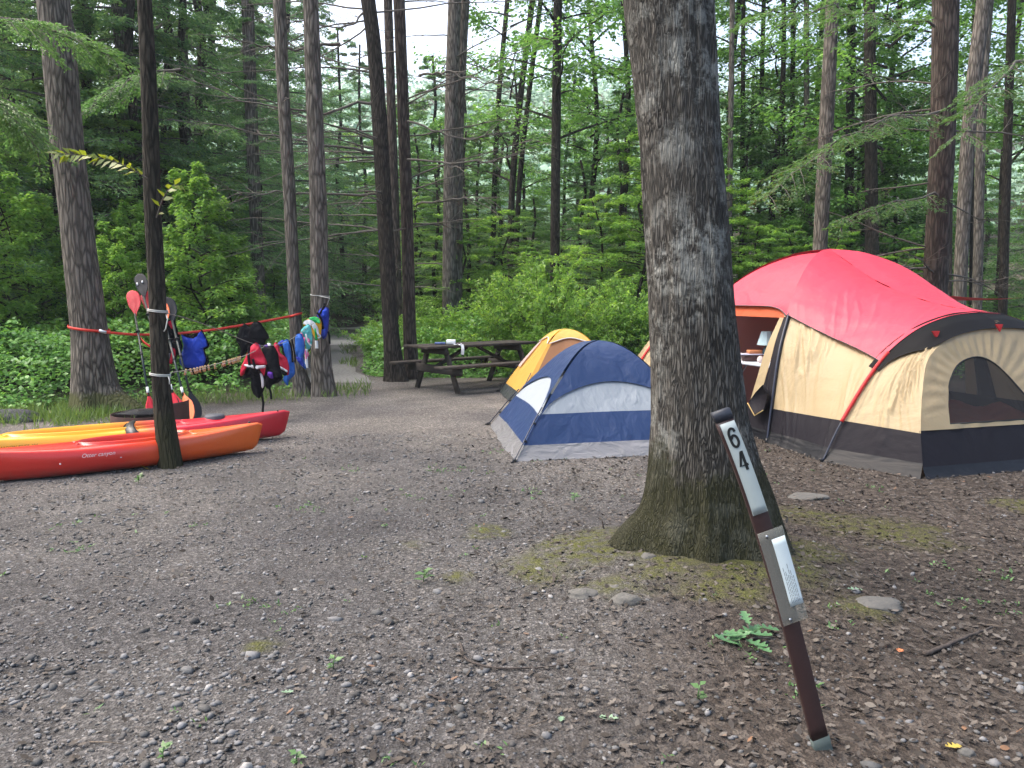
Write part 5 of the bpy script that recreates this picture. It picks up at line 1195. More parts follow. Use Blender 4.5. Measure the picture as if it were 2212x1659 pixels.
def paddle(label, top, bot, mt, mb_, ang0=.0, ang1=.0, white=True, decal=False):
    root = empty('kayak_paddle', bot); tag(root, label, 'paddle', 'kayak paddles leaning on the red strap'); d = (top - bot).normalized(); L_ = (top - bot).length; Lb = .47
    mk('shaft', *tube([bot + d * (Lb - .05), top - d * (Lb - .05)], .0145, 10), SHAFT, root)
    nv = Vector((math.sin(ang0), -math.cos(ang0), .0)); nv2 = Vector((math.sin(ang1), -math.cos(ang1), 0))
    mk('blade', *blade(d, top - d * Lb, nv, Lb, .088, 1), mt, root); mk('blade', *blade(-d, bot + d * Lb, nv2, Lb, .088, -1), mb_, root)
    if white: mk('collar', *tube([bot + d * (Lb + .0), bot + d * (Lb + .09)], .017, 12), STICK, root)
    mk('drip_ring', *tube([top - d * (Lb + .25), top - d * (Lb + .265)], .028, 14), BLACKP, root)
    mk('joint', *tube([bot + d * (L_ * .5 - .03), bot + d * (L_ * .5 + .03)], .018, 12), BLACKP, root)
    if decal:
        c_ = top - d * .16; s = d.cross(nv).normalized()
        mk('decal', *boxv(c_ + s * -.04 + nv * .012, .022, .004, .05, Matrix((s, nv, d)).transposed()), STICK, root); mk('decal', *boxv(c_ + s * .035 + nv * .012, .022, .004, .04, Matrix((s, nv, d)).transposed()), STICK, root)
paddle('red bladed paddle standing farthest left', W(283, 628, 11.1), W(331, 915, 9.85), PRED, PRED, .25, .9)
paddle('black bladed paddle standing tallest, with pale decals', W(298, 592, 11.25), W(378, 905, 10.0), PBLK, PBLK, 0.1, .2, False, True)
paddle('red bladed paddle mostly hidden by the slim dark tree', W(313, 630, 11.2), W(388, 905, 9.95), PRED, PRED, .3, .7)
paddle('dark grey bladed paddle whose top shows right of the slim dark tree', W(359, 642, 11.1), W(424, 905, 10.05), PBLK, PBLK, .4, .8, False)
paddle('paddle with an orange lower blade beside the fire ring', W(344, 652, 11.05), W(411, 911, 9.8), PORG, PORG, 0.2, -.1)

# ---------------------------------------------------------------- red strap, ropes
STRAP = plain('strap_red', (.60, .035, .02), .6, bmp=0); ROPE = plain('rope_white', (.45, .45, .42), .8, scale=60, bmp=.3); ROPED = plain('rope_grey', (.22, .215, .19), .8, scale=60, bmp=.3)
def ribbon(path, w_, th=.003):
    mb = MB(); n = len(path)
    for i, p in enumerate(path):
        t = (path[min(i + 1, n - 1)] - path[max(i - 1, 0)]).normalized(); s = Vector((-t.y, t.x, 0)).normalized() * th / 2; u = t.cross(s).normalized() * w_ / 2
        mb.v += [p + u + s, p - u + s, p - u - s, p + u - s]
    for i in range(n - 1):
        for k in range(4): mb.f.append((i * 4 + k, i * 4 + (k + 1) % 4, i * 4 + 4 + (k + 1) % 4, i * 4 + 4 + k))
    return mb.v, mb.f
st = empty('ratchet_strap', W(160, 711, 10.4)); tag(st, 'long red strap stretched from the thick left tree to a clothesline tree', 'strap')
c1_ = W(193, 713, 10.6); r1 = .255
loop = [Vector((c1_.x + r1 * math.cos(a), c1_.y + r1 * math.sin(a) * .95, c1_.z + .02 - .035 * math.cos(a))) for a in np.linspace(0, 2 * math.pi, 40)]
mk('tree_loop', *ribbon(loop, .034), STRAP, st)
pth = catmull([W(229, 718, 10.5), W(300, 723, 10.75), W(360, 721, 10.9), W(400, 719, 11.0), W(470, 711, 11.3), W(560, 696, 11.8), W(628, 683, 12.18)], 40)
mk('webbing', *ribbon(pth, .034), STRAP, st)
mk('webbing', *ribbon(catmull([W(298, 724, 10.7), W(312, 740, 10.6), W(330, 752, 10.6)], 8), .03), STRAP, st)
c3 = W(638, 681, 12.4); r3 = .105
mk('tree_loop', *ribbon([Vector((c3.x + r3 * math.cos(a), c3.y + r3 * math.sin(a), c3.z + .03 * math.cos(a))) for a in np.linspace(0, 2 * math.pi, 30)], .034), STRAP, st)
bk = W(222, 716, 10.36); mk('buckle', *boxv(bk, .09, .03, .035, Matrix.Rotation(.3, 3, 'Y')), ALU, st)
A_ = W(352, 676, 7.15); B_ = W(692, 690, 12.3)
def rp_(px, py, off=0.0):
    r = (px - CX) / F; # line x = Ax + f dx, y = Ay + f dy, x / y = r
    f = (r * A_.y - A_.x) / ((B_.x - A_.x) - r * (B_.y - A_.y)); f = min(max(f, 0), 1); return W(px, py, A_.y + f * (B_.y - A_.y) + off)
ln = empty('clothesline', A_); tag(ln, 'thin pale rope strung from the slim dark tree to the vest hung tree', 'rope')
mk('upper_rope', *tube(catmull([rp_(358, 676), rp_(410, 690), rp_(470, 711), rp_(540, 740), rp_(580, 747), rp_(620, 737), rp_(655, 715), rp_(688, 690)], 40), .0045, 6), ROPED, ln)
mk('lower_rope', *tube(catmull([rp_(362, 806), rp_(420, 797), rp_(480, 783), rp_(530, 768), rp_(572, 748)], 30), .0045, 6), ROPED, ln)
def wrap(nm, px, py, d, r, turns=2.2, tail=None):
    c = W(px, py, d); P_ = [Vector((c.x + r * math.cos(a), c.y + r * math.sin(a), c.z + .012 * a / 6.28 - .012 * math.cos(a))) for a in np.linspace(0, 6.283 * turns, 50)]
    if tail: P_ += tail
    mk(nm, *tube(P_, .0055, 6), ROPE, ln)
wrap('knot_wrap', 341, 675, 7.15, .083, tail=[W(362, 690, 7.05), W(358, 710, 7.05), W(354, 716, 7.05)])
wrap('knot_wrap', 346, 812, 7.15, .086, tail=[W(366, 820, 7.05), W(366, 830, 7.05)])
wrap('knot_wrap', 691, 640, 12.4, .145, 1.6, tail=[W(712, 644, 12.2), W(706, 660, 12.2)])
wrap('knot_wrap', 691, 688, 12.4, .15, 1.0)
# clothespins
PIN = plain('pin_wood', (.50, .32, .16), .7, scale=40)
def pin(i, px, py, tilt):
    p = rp_(px, py); root = empty('clothespin', p); tag(root, None, 'clothespin', 'clothespins on the lower rope')
    root['label'] = 'wooden clothespin on the lower rope, %s from the slim dark tree' % ['first', 'second', 'third', 'fourth', 'fifth', 'sixth', 'seventh', 'eighth', 'ninth', 'tenth', 'eleventh', 'twelfth', 'thirteenth', 'fourteenth', 'fifteenth', 'sixteenth', 'seventeenth', 'eighteenth'][i]
    d = Vector((math.sin(tilt), 0, -math.cos(tilt)))
    for s in (-1, 1): mk('prong', *beam(p + Vector((s * .004, 0, .012)), p + d * .050 + Vector((s * .006, s * .003, 0)), .007, .006, up=(1, 0, .01)), PIN, root)
    mk('spring', *tube([p + d * .02 + Vector((-.010, 0, 0)), p + d * .02 + Vector((.010, 0, 0))], .0045, 8), ALU, root)
for i, px in enumerate([402, 411, 419, 426, 433, 437, 443, 450, 464, 482, 486, 493, 497, 501, 505, 509, 514, 519]):
    pin(i, px, np.interp(px, [362, 420, 480, 530], [806, 797, 783, 768]), random.uniform(-.35, .35))

# ---------------------------------------------------------------- things hung out to dry
def cl(name, col, **k): return fabric(name, col, .08, .7, .6, (4, 4, 4), **k)
CB = cl('cloth_black', (.008, .008, .011), spec=.1); CR = cl('cloth_red', (.55, .012, .045)); CBL = cl('cloth_blue', (.015, .06, .50)); CBL2 = cl('cloth_blue_two', (.02, .12, .48)); CNV = cl('cloth_deep_blue', (.012, .03, .32)); CW = cl('cloth_white', (.65, .66, .68)); CAQ = cl('cloth_aqua', (.12, .50, .50)); CG = cl('cloth_green', (.02, .42, .10)); CYW = cl('cloth_yellow', (.78, .42, .02)); CP = cl('cloth_pink', (.75, .18, .38)); CPU = cl('cloth_purple', (.14, .03, .38)); CGR = cl('cloth_grey', (.20, .20, .21))
def puff(pts, d, th, seed=1, yoff=0.0):
    """pillow shape from an outline (px, py) standing at distance d; yoff towards the camera"""
    P_ = [Vector((x, y, 0)) for x, y in pts]; cl_ = []; n = len(P_)
    for i in range(n):
        a, b, c_, e = P_[i - 1], P_[i], P_[(i + 1) % n], P_[(i + 2) % n]
        for k in range(4):
            t = k / 4; cl_.append(.5 * ((2 * b) + (c_ - a) * t + (2 * a - 5 * b + 4 * c_ - e) * t * t + (3 * b - a - 3 * c_ + e) * t ** 3) * .6 + (b.lerp(c_, t)) * .4)
    cen = sum(cl_, Vector()) / len(cl_); m_ = len(cl_); V_ = []; rings = (1, .92, .75, .5, .25)
    for side_ in (1, -1):
        for r_ in rings:
            h = th / 2 * math.sqrt(max(0, 1 - r_ ** 4)) if r_ < 1 else 0
            for q in cl_:
                p = cen.lerp(q, r_); w_ = W(p.x, p.y, d); nz = mnoise.noise(Vector((p.x * .09, p.y * .05, seed * 3.1))) * .03 * (1 if r_ < .95 else .6) + mnoise.noise(Vector((p.x * .25, p.y * .15, seed * 1.7))) * .012
                w_.y += -side_ * h - yoff + nz; V_.append(w_)
        w_ = W(cen.x, cen.y, d); w_.y += -side_ * th / 2 - yoff; V_.append(w_)
    F_ = []; blk = len(rings) * m_ + 1
    for s_, b0 in ((1, 0), (-1, blk)):
        for j in range(len(rings) - 1):
            for k in range(m_):
                q = (b0 + j * m_ + k, b0 + j * m_ + (k + 1) % m_, b0 + (j + 1) * m_ + (k + 1) % m_, b0 + (j + 1) * m_ + k); F_.append(q if s_ > 0 else q[::-1])
        for k in range(m_):
            q = (b0 + 4 * m_ + k, b0 + 4 * m_ + (k + 1) % m_, b0 + blk - 1); F_.append(q if s_ > 0 else q[::-1])
    for k in range(m_): F_.append((k, blk + k, blk + (k + 1) % m_, (k + 1) % m_))
    return V_, F_
Z2 = lambda L: [(216 + .2278 * x, 567 + .2278 * y) for x, y in L]
Z3 = lambda L: [(486 + .179 * x, 621 + .179 * y) for x, y in L]
def garment(name, label, cat, d, panels, straps=(), group=None):
    p0 = panels[0][1][0]; root = empty(name, W(p0[0], p0[1], d)); tag(root, label, cat, group)
    for i, (nm, pts, mt, th, yo) in enumerate(panels): mk(nm, *puff(pts, d, th, i + len(label), yo), mt, root)
    for nm, pts, mt, r_, yo in straps: mk(nm, *tube([q + Vector((0, -yo, 0)) for q in catmull([W(x, y, d) for x, y in pts], 12)], r_, 6, flat=.4), mt, root)
    return root
VG = 'life vests hung up to dry'
garment('life_vest', 'black and red life vest hung just right of the slim dark tree', 'life vest', 10.95, [
    ('shell', Z2([(640, 560), (680, 525), (700, 520), (720, 600), (750, 700), (780, 800), (770, 870), (735, 880), (705, 950), (655, 955), (640, 870), (622, 750), (630, 650)]), CB, .14, 0),
    ('panel', Z2([(655, 565), (700, 548), (716, 630), (690, 612)]), CR, .05, .06), ('panel', Z2([(705, 790), (738, 765), (728, 880), (700, 955), (675, 955), (690, 870)]), CR, .05, .06), ('panel', Z2([(655, 850), (690, 850), (672, 955), (648, 950)]), CGR, .04, .07)],
    [('strap', Z2([(690, 525), (685, 510), (700, 500)]), CB, .02, 0)], VG)
garment('rash_shirt', 'bright blue short shirt hung on the red strap', 'shirt', 11.12, [
    ('lining', Z2([(780, 668), (800, 650), (860, 690), (930, 640), (965, 638), (990, 690), (1036, 795), (990, 830), (1005, 880), (1030, 930), (1010, 990), (940, 1048), (860, 1046), (790, 1000), (762, 960), (756, 900), (785, 830), (795, 780)]), CB, .07, -.02),
    ('body', Z2([(775, 680), (830, 706), (880, 716), (930, 695), (965, 650), (990, 685), (1030, 785), (985, 815), (998, 880), (1012, 925), (985, 985), (930, 1000), (850, 1000), (775, 975), (762, 900), (790, 830), (798, 780)]), CBL, .09, .03)])
garment('shorts', 'black shorts draped over the red strap', 'shorts', 11.65, [
    ('cloth', Z3([(215, 430), (255, 438), (320, 475), (345, 420), (400, 408), (440, 425), (490, 500), (540, 600), (500, 640), (480, 700), (380, 690), (300, 740), (250, 790), (232, 850), (172, 850), (200, 740), (140, 640), (170, 540)]), CB, .10, .03)])
D4 = rp_(560, 745).y
garment('life_vest', 'red and black life vest with a white band, hanging lowest on the clothesline', 'life vest', D4, [
    ('back', Z3([(300, 800), (400, 760), (500, 900), (520, 1000), (490, 1120), (480, 1200), (445, 1290), (412, 1340), (340, 1290), (318, 1200), (325, 1100), (290, 1000), (250, 1080), (215, 1100), (230, 980)]), CB, .12, 0),
    ('front', Z3([(385, 660), (410, 665), (450, 720), (515, 860), (530, 925), (440, 930), (270, 912), (240, 1050), (205, 1058), (225, 940), (285, 800), (330, 710)]), CR, .10, .07),
    ('band', Z3([(275, 915), (440, 932), (528, 930), (515, 962), (455, 968), (420, 975), (275, 940)]), CW, .05, .12),
    ('panel', Z3([(440, 1030), (465, 1040), (492, 1110), (490, 1180), (470, 1210), (462, 1120)]), CW, .05, .06),
    ('panel', Z3([(450, 975), (500, 940), (520, 960), (498, 1060), (470, 1020)]), CR, .04, .09)],
    [('strap', Z3([(445, 1280), (452, 1330), (462, 1390), (458, 1440), (455, 1512)]), CB, .014, 0), ('strap', Z3([(340, 700), (330, 820), (350, 960), (400, 1060)]), CB, .016, .14), ('strap', Z3([(380, 850), (400, 930), (430, 1010)]), CB, .016, .14)], VG)
garment('life_vest', 'black vest with purple trim between the two red ones', 'life vest', rp_(590, 745).y, [
    ('shell', Z3([(440, 705), (500, 700), (590, 705), (640, 800), (662, 950), (698, 1090), (640, 1150), (560, 1180), (540, 1230), (490, 1200), (505, 1080), (515, 900), (470, 790)]), CB, .13, 0),
    ('trim', Z3([(405, 680), (440, 685), (455, 720), (430, 712)]), CPU, .04, .06), ('trim', Z3([(500, 690), (545, 688), (550, 712), (510, 715)]), CPU, .04, .07), ('trim', Z3([(520, 1015), (595, 1015), (600, 1090), (560, 1085)]), CPU, .05, .07), ('trim', Z3([(530, 668), (575, 672), (580, 700), (545, 705)]), CW, .05, .07)],
    [('strap', Z3([(535, 1210), (550, 1260), (560, 1348)]), CB, .014, 0)], VG)
garment('life_vest', 'red life vest with a white stripe, right of the black one', 'life vest', rp_(606, 742).y, [
    ('shell', Z3([(585, 690), (615, 655), (635, 680), (655, 770), (740, 850), (778, 970), (765, 1060), (700, 1040), (660, 960), (640, 850), (600, 780)]), CR, .10, .0),
    ('stripe', Z3([(668, 935), (720, 965), (770, 1000), (768, 1018), (715, 990), (672, 962)]), CW, .04, .06), ('panel', Z3([(670, 975), (760, 1030), (745, 1062), (695, 1040)]), CB, .06, .045)], (), VG)
garment('life_vest', 'slim blue vest folded over the clothesline, left one', 'life vest', rp_(620, 737).y, [
    ('shell', Z3([(700, 650), (748, 618), (780, 655), (800, 800), (840, 950), (842, 1050), (775, 1120), (755, 1190), (705, 1120), (755, 1020), (780, 940), (735, 820), (718, 720)]), CBL2, .10, 0)],
    [('strap', Z3([(655, 700), (670, 680), (712, 650)]), CNV, .03, 0), ('strap', Z3([(705, 700), (730, 800), (750, 930)]), CB, .012, .06), ('strap', Z3([(790, 640), (820, 740), (830, 900)]), CB, .012, .06)], VG)
garment('life_vest', 'blue vest folded over the clothesline, right one', 'life vest', rp_(642, 725).y, [
    ('shell', Z3([(848, 585), (885, 555), (925, 560), (955, 640), (962, 780), (935, 870), (978, 995), (905, 925), (870, 840), (846, 780)]), CBL2, .10, 0),
    ('lining', Z3([(860, 830), (940, 850), (965, 960), (900, 900)]), CNV, .05, .05)], [('strap', Z3([(820, 620), (850, 760), (860, 900)]), CB, .012, .06)], VG)
garment('swimsuit', 'aqua and pink swimsuit with long ties on the clothesline', 'swimsuit', rp_(665, 708).y, [
    ('cloth', Z3([(915, 520), (960, 470), (1005, 438), (1040, 480), (1055, 600), (1050, 680), (1020, 745), (985, 750), (970, 660), (950, 570)]), CAQ, .07, 0),
    ('trim', Z3([(910, 545), (940, 545), (960, 640), (965, 700), (935, 620)]), CP, .04, .02), ('trim', Z3([(1008, 610), (1030, 620), (1035, 665), (1015, 655)]), CP, .03, .05)],
    [('tie', Z3([(970, 600), (960, 700), (985, 800), (990, 860)]), CP, .012, .05), ('tie', Z3([(985, 560), (1010, 650), (1050, 700)]), CW, .012, .05), ('tie', Z3([(985, 740), (990, 880), (995, 970)]), CW, .022, .03), ('tie', Z3([(985, 760), (1005, 800), (995, 830)]), CP, .016, .03)])
garment('swimsuit', 'green, yellow and white striped swimwear beside the blue life vest', 'swimsuit', rp_(680, 700).y, [
    ('cloth', Z3([(950, 460), (962, 410), (1010, 372), (1080, 350), (1140, 370), (1165, 430), (1158, 560), (1125, 642), (1095, 632), (1060, 560), (1035, 475)]), CYW, .08, 0),
    ('top', Z3([(1010, 372), (1080, 350), (1140, 370), (1165, 432), (1100, 430), (1050, 395)]), CG, .05, .04), ('stripe', Z3([(950, 440), (965, 405), (1020, 385), (1075, 400), (1130, 480), (1150, 590), (1120, 560), (1080, 450), (1040, 430)]), CW, .04, .05), ('stripe', Z3([(1085, 470), (1105, 480), (1120, 580), (1130, 630), (1100, 630), (1098, 560)]), CG, .03, .05)],
    [('tie', Z3([(1110, 640), (1112, 680), (1115, 735)]), CW, .024, .03), ('tie', Z3([(1140, 560), (1160, 590), (1130, 610)]), CW, .012, .05)])
garment('life_vest', 'deep blue life vest tied against the right clothesline tree', 'life vest', 12.1, [
    ('shell', Z3([(1110, 335), (1140, 265), (1200, 232), (1255, 258), (1252, 400), (1242, 520), (1222, 600), (1185, 625), (1160, 560), (1158, 440)]), CNV, .12, .0),
    ('panel', Z3([(1190, 270), (1250, 262), (1240, 330), (1200, 370), (1180, 320)]), CBL, .06, .05), ('panel', Z3([(1165, 500), (1225, 500), (1215, 580), (1180, 590)]), CBL, .05, .05)],
    [('strap', Z3([(1215, 190), (1200, 240), (1150, 330)]), CB, .018, .05), ('strap', Z3([(1245, 530), (1260, 600), (1265, 680)]), CB, .014, 0), ('strap', Z3([(1130, 300), (1180, 380), (1200, 500)]), CB, .016, .09)], VG)

# ---------------------------------------------------------------- numbered site post
pb = G(1776, 1618); ptp = W(1556, 889, pb.y - .02); ZD = (ptp - pb); HL = ZD.length; ZD.normalize(); XD = (Vector((1, 0, 0)) - ZD * ZD.x).normalized(); YD = ZD.cross(XD).normalized()
XD = (XD + YD * .10).normalized(); YD = ZD.cross(XD).normalized()
def bend(h): t = h / HL; return .024 * 4 * t * (1 - t) * (.5 + t)
def PP(x, y, h): return pb + ZD * h + XD * (x + bend(h)) + YD * y
post = empty('site_post', pb); tag(post, 'leaning brown marker post carrying the number 64 and a paper permit', 'post')
def slab(x0, x1, y0, y1, h0, h1, n=12, e=.002):
    v, f = [], []
    hs = list(np.linspace(h0, h1, n + 1)); prof_ = [(x0 + e, y0), (x1 - e, y0), (x1, y0 + e), (x1, y1 - e), (x1 - e, y1), (x0 + e, y1), (x0, y1 - e), (x0, y0 + e)]
    for h in hs: v += [PP(x, y, h) for x, y in prof_]
    for j in range(n):
        for k in range(8): f.append((j * 8 + k, j * 8 + (k + 1) % 8, (j + 1) * 8 + (k + 1) % 8, (j + 1) * 8 + k))
    f += [tuple(range(8))[::-1], tuple(n * 8 + k for k in range(8))]
    return v, f
PW = .0295
BROWN = plain('post_brown', (.034, .016, .015), .5, var=.3, scale=20, bmp=.15)
hz = lambda zy: HL * (1 - (zy - 60) / (1600 - 60))
mk('board', *slab(-PW, PW, -.011, .011, hz(1545), hz(100), 24), BROWN, post)
mk('cap', *slab(-PW - .001, PW + .001, -.012, .012, hz(98), hz(55), 2), plain('cap_dark', (.025, .028, .038), .5), post)
mk('foot', *slab(-PW - .001, PW + .003, -.0125, .0125, -.05, hz(1543), 3), plain('foot_grey', (.06, .08, .075), .8, var=.4, scale=30), post)
plate = mk('number_plate', *slab(-PW + .006, PW - .001, -.0135, -.0112, hz(515), hz(108), 12), plain('plate_pale', (.40, .45, .43), .45, var=.1, scale=20, bmp=0), post)
DIG = plain('digit_black', (.01, .012, .012), .5, bmp=0)
def stroke(pts, wd, h0, x0, sx, sz, name):
    P_ = catmull([Vector((a, b, 0)) for a, b in pts], max(1, (len(pts) - 1) * (6 if len(pts) > 3 else 1))) if len(pts) > 3 else [Vector((a, b, 0)) for a, b in pts]
    P_ = [Vector((p.x * sx, p.y * sz, 0)) for p in P_]; V_, F_ = [], []
    for i, p in enumerate(P_):
        t = (P_[min(i + 1, len(P_) - 1)] - P_[max(i - 1, 0)]).normalized(); n_ = Vector((-t.y, t.x, 0)) * wd / 2
        for y in (-.0152, -.0137):
            for q in (p + n_, p - n_): V_.append(PP(x0 + q.x, y, h0 + q.y))
    for i in range(len(P_) - 1):
        a = i * 4; b = a + 4; F_ += [(a, b, b + 1, a + 1), (a + 2, a + 3, b + 3, b + 2), (a, a + 2, b + 2, b), (a + 1, b + 1, b + 3, a + 3)]
    return V_, F_
SX, SZ = .026, .062
six = MB(); six.add(*stroke([(.92, .80), (.80, .97), (.45, 1.0), (.12, .80), (.06, .45), (.14, .12), (.5, -.02), (.86, .12), (.94, .34), (.82, .55), (.5, .62), (.18, .46)], .0085, hz(176) - SZ / 2, .0 - SX / 2 + .003, SX, SZ, 's')); six.build('digit', DIG, plate, smooth=False)
four = MB(); four.add(*stroke([(.62, 1.0), (.02, .27), (1.05, .27)], .0085, hz(281) - SZ / 2, .0 - SX / 2 + .004, SX, SZ, 'f')); four.add(*stroke([(.72, 1.06), (.72, -.02)], .0095, hz(281) - SZ / 2, -SX / 2 + .0041, SX, SZ, 'f2')); four.build('digit', DIG, plate, smooth=False)
m_, N_, L_n, B_2 = newmat('clear_sleeve'); B_2.inputs['Base Color'].default_value = (.30, .30, .26, 1); B_2.inputs['Roughness'].default_value = .25
tr_ = N_.new('ShaderNodeBsdfTransparent'); mx_ = N_.new('ShaderNodeMixShader'); mx_.inputs[0].default_value = .32; L_n.new(tr_.outputs[0], mx_.inputs[1]); L_n.new(B_2.outputs[0], mx_.inputs[2]); L_n.new(mx_.outputs[0], N_['Material Output'].inputs[0])
SLV = m_
def sleeve_pt(x, h, y=-.016): return PP(x, y, h)
mk('permit_sleeve', *slab(-PW - .002, PW + .028, -.021, -.0185, hz(1005), hz(590), 10, e=.0008), SLV, post)
PAPER = plain('permit_paper', (.62, .70, .70), .6, var=.04, bmp=0)
pp = mk('permit', *slab(.008, PW + .025, -.0224, -.0214, hz(935), hz(632), 10, e=.0002), PAPER, post)
mk('permit', *slab(.008, PW + .017, -.0226, -.0216, hz(935), hz(632), 10, e=.0002), PAPER, post) if 0 else None
GREYI = plain('ink_grey', (.12, .13, .13), .7, bmp=0)
for r_ in range(6):
    x0 = .0165 + r_ * .0055; h0, h1 = hz(920), hz(760 + (r_ % 3) * 22)
    h = h0; seg = MB()
    while h < h1:
        l_ = random.uniform(.006, .018); v_, f_ = [PP(x0, -.0228, h), PP(x0 + .0016, -.0228, h), PP(x0 + .0016, -.0228, h + l_), PP(x0, -.0228, h + l_)], [(0, 1, 2, 3)]; seg.add(v_, f_); h += l_ + .003
    seg.build('print_line', GREYI, pp, smooth=False)
for h in (hz(612), hz(985)): mk('rivet', *tube([PP(-.004, -.024, h), PP(-.004, -.019, h)], .0045, 10), ALU, post)

# ---------------------------------------------------------------- single stones, leaves, sticks, stump
ROCK = plain('field_rock', (.085, .082, .076), .9, var=.3, scale=9, bmp=.7)
ROCKD = plain('dark_rock', (.05, .05, .056), .95, var=.7, scale=14, bmp=1.0, spec=.2)
def rock(label, px, py, sx, sy, sz, seed):
    g = G(px, py); bpyv, f = [], []; n, m_ = 14, 20
    for j in range(n + 1):
        th = math.pi * j / n
        for i in range(m_):
            ph = 2 * math.pi * i / m_; d = Vector((math.sin(th) * math.cos(ph), math.sin(th) * math.sin(ph), math.cos(th))); r_ = 1 + .28 * mnoise.noise(d * 1.4 + Vector((seed, 0, 0))) + .12 * mnoise.noise(d * 4 + Vector((0, seed, 0)))
            bpyv.append(Vector((g.x + d.x * sx * r_, g.y + d.y * sy * r_, H(g.x, g.y) + d.z * sz * r_)))
    for j in range(n):
        for i in range(m_): f.append((j * m_ + i, (j + 1) * m_ + i, (j + 1) * m_ + (i + 1) % m_, j * m_ + (i + 1) % m_))
    return tag(mk('rock', bpyv, f, ROCKD if seed == 7 else ROCK), label, 'rock')
for a in [('rounded grey rock in the moss left of the huge trunk', 1258, 1297, .085, .06, .032, 1), ('pale angular rock below the rounded one', 1352, 1312, .075, .055, .04, 2), ('small pale rock just above the angular one', 1330, 1288, .035, .03, .02, 3), ('flat grey rock behind the mossy patch near the red tent', 1745, 1074, .16, .10, .025, 4), ('flat grey rock right of the permit sleeve', 1895, 1316, .13, .09, .03, 5), ('small bluish pebble by the yellow leaf', 2088, 1628, .03, .02, .015, 6), ('dark rock behind the yellow end of the kayak', 18, 908, .48, .3, .13, 7), ('flat pale stone between the strapped trunk and the fire ring', 285, 880, .28, .15, .05, 8), ('small rock at the foot of the huge trunk', 1400, 1236, .05, .04, .03, 9), ('bright small stone on the gravel left of the blue tent', 1113, 862, .06, .05, .03, 10)]: rock(*a)
def oak_leaf(px, py, size, rz, mat, label, tilt=.15, cat='leaf', z=.012):
    g = G(px, py); prof_ = [(0, .015), (.1, .05), (.16, .13), (.22, .16), (.27, .08), (.34, .10), (.40, .24), (.46, .28), (.51, .22), (.55, .11), (.62, .13), (.68, .25), (.74, .26), (.78, .15), (.84, .12), (.89, .16), (.95, .12), (1, 0)]
    M_ = Matrix.Rotation(rz, 3, 'Z') @ Matrix.Rotation(tilt, 3, 'Y'); V_, F_ = [], []; k = len(prof_)
    for s_ in (1, -1):
        for u, w_ in prof_: V_.append((u, s_ * w_, abs(w_) * .35 + .25 * (u - .5) ** 2))
    for u, w_ in prof_: V_.append((u, 0, .25 * (u - .5) ** 2))
    pts = [g + Vector((0, 0, H(g.x, g.y) + z)) + M_ @ Vector(((u - .5) * size, v_ * size, h_ * size)) for u, v_, h_ in V_]
    for i in range(k - 1): F_ += [(2 * k + i, 2 * k + i + 1, i + 1, i), (k + i, k + i + 1, 2 * k + i + 1, 2 * k + i)]
    if label is None: return pts, F_
    root = tag(mk('fallen_leaf', pts, F_, mat), label, cat); return root
GL = leafmat('green_leaf_fallen', [(0, (.04, .11, .045)), (1, (.10, .21, .09))], .15, .4); PL = plain('pale_leaf', (.14, .22, .14), .6, var=.15); OL = plain('orange_leaf', (.42, .14, .05), .7, var=.3); YL = plain('yellow_leaf', (.32, .24, .04), .6, var=.6, scale=40)
sg = empty('fallen_twig', G(1610, 1400)); tag(sg, 'fallen oak twig with a clump of green leaves right below the trunk', 'twig')
for i, (px, py, s_, rz) in enumerate([(1570, 1400, .12, 2.9), (1590, 1388, .13, 2.4), (1620, 1385, .14, .6), (1655, 1383, .12, .1), (1640, 1398, .11, -.4), (1632, 1420, .12, -1.0), (1645, 1432, .09, -.9), (1600, 1410, .11, 3.4), (1583, 1410, .09, 3.2), (1610, 1378, .10, 1.6)]):
    v_, f_ = oak_leaf(px, py, s_, rz, GL, None, random.uniform(-.3, .3), z=.015 + .006 * i); mk('oak_leaf', v_, f_, GL, sg)
mk('stem', *tube([G(1610, 1400) + Vector((0, 0, .03)), G(1630, 1395) + Vector((0, 0, .04)), G(1668, 1388) + Vector((0, 0, .02))], .004, 6), DEADW, sg)
oak_leaf(1316, 1560, .075, 2.7, PL, 'pale green oak leaf alone near the bottom middle'); oak_leaf(1845, 1292, .09, .2, PL, 'pale leaf beside the flat rock right of the permit'); oak_leaf(1943, 1417, .06, 1, OL, 'orange brown leaf left of the dark stick'); oak_leaf(2057, 1622, .07, .3, YL, 'yellow and orange leaf in the bottom right corner'); oak_leaf(1706, 1263, .07, 2, plain('pink_leaf', (.36, .20, .15), .8), 'pinkish dry leaf just right of the permit'); oak_leaf(312, 1014, .11, .5, YL, 'green yellow leaf at the foot of the slim dark tree', .6); oak_leaf(1212, 1562, .05, 1.4, PL, 'small pale leaf left of the alone oak leaf') ; oak_leaf(620, 1502, .05, .4, PL, 'pale green leaf in the gravel at bottom left')
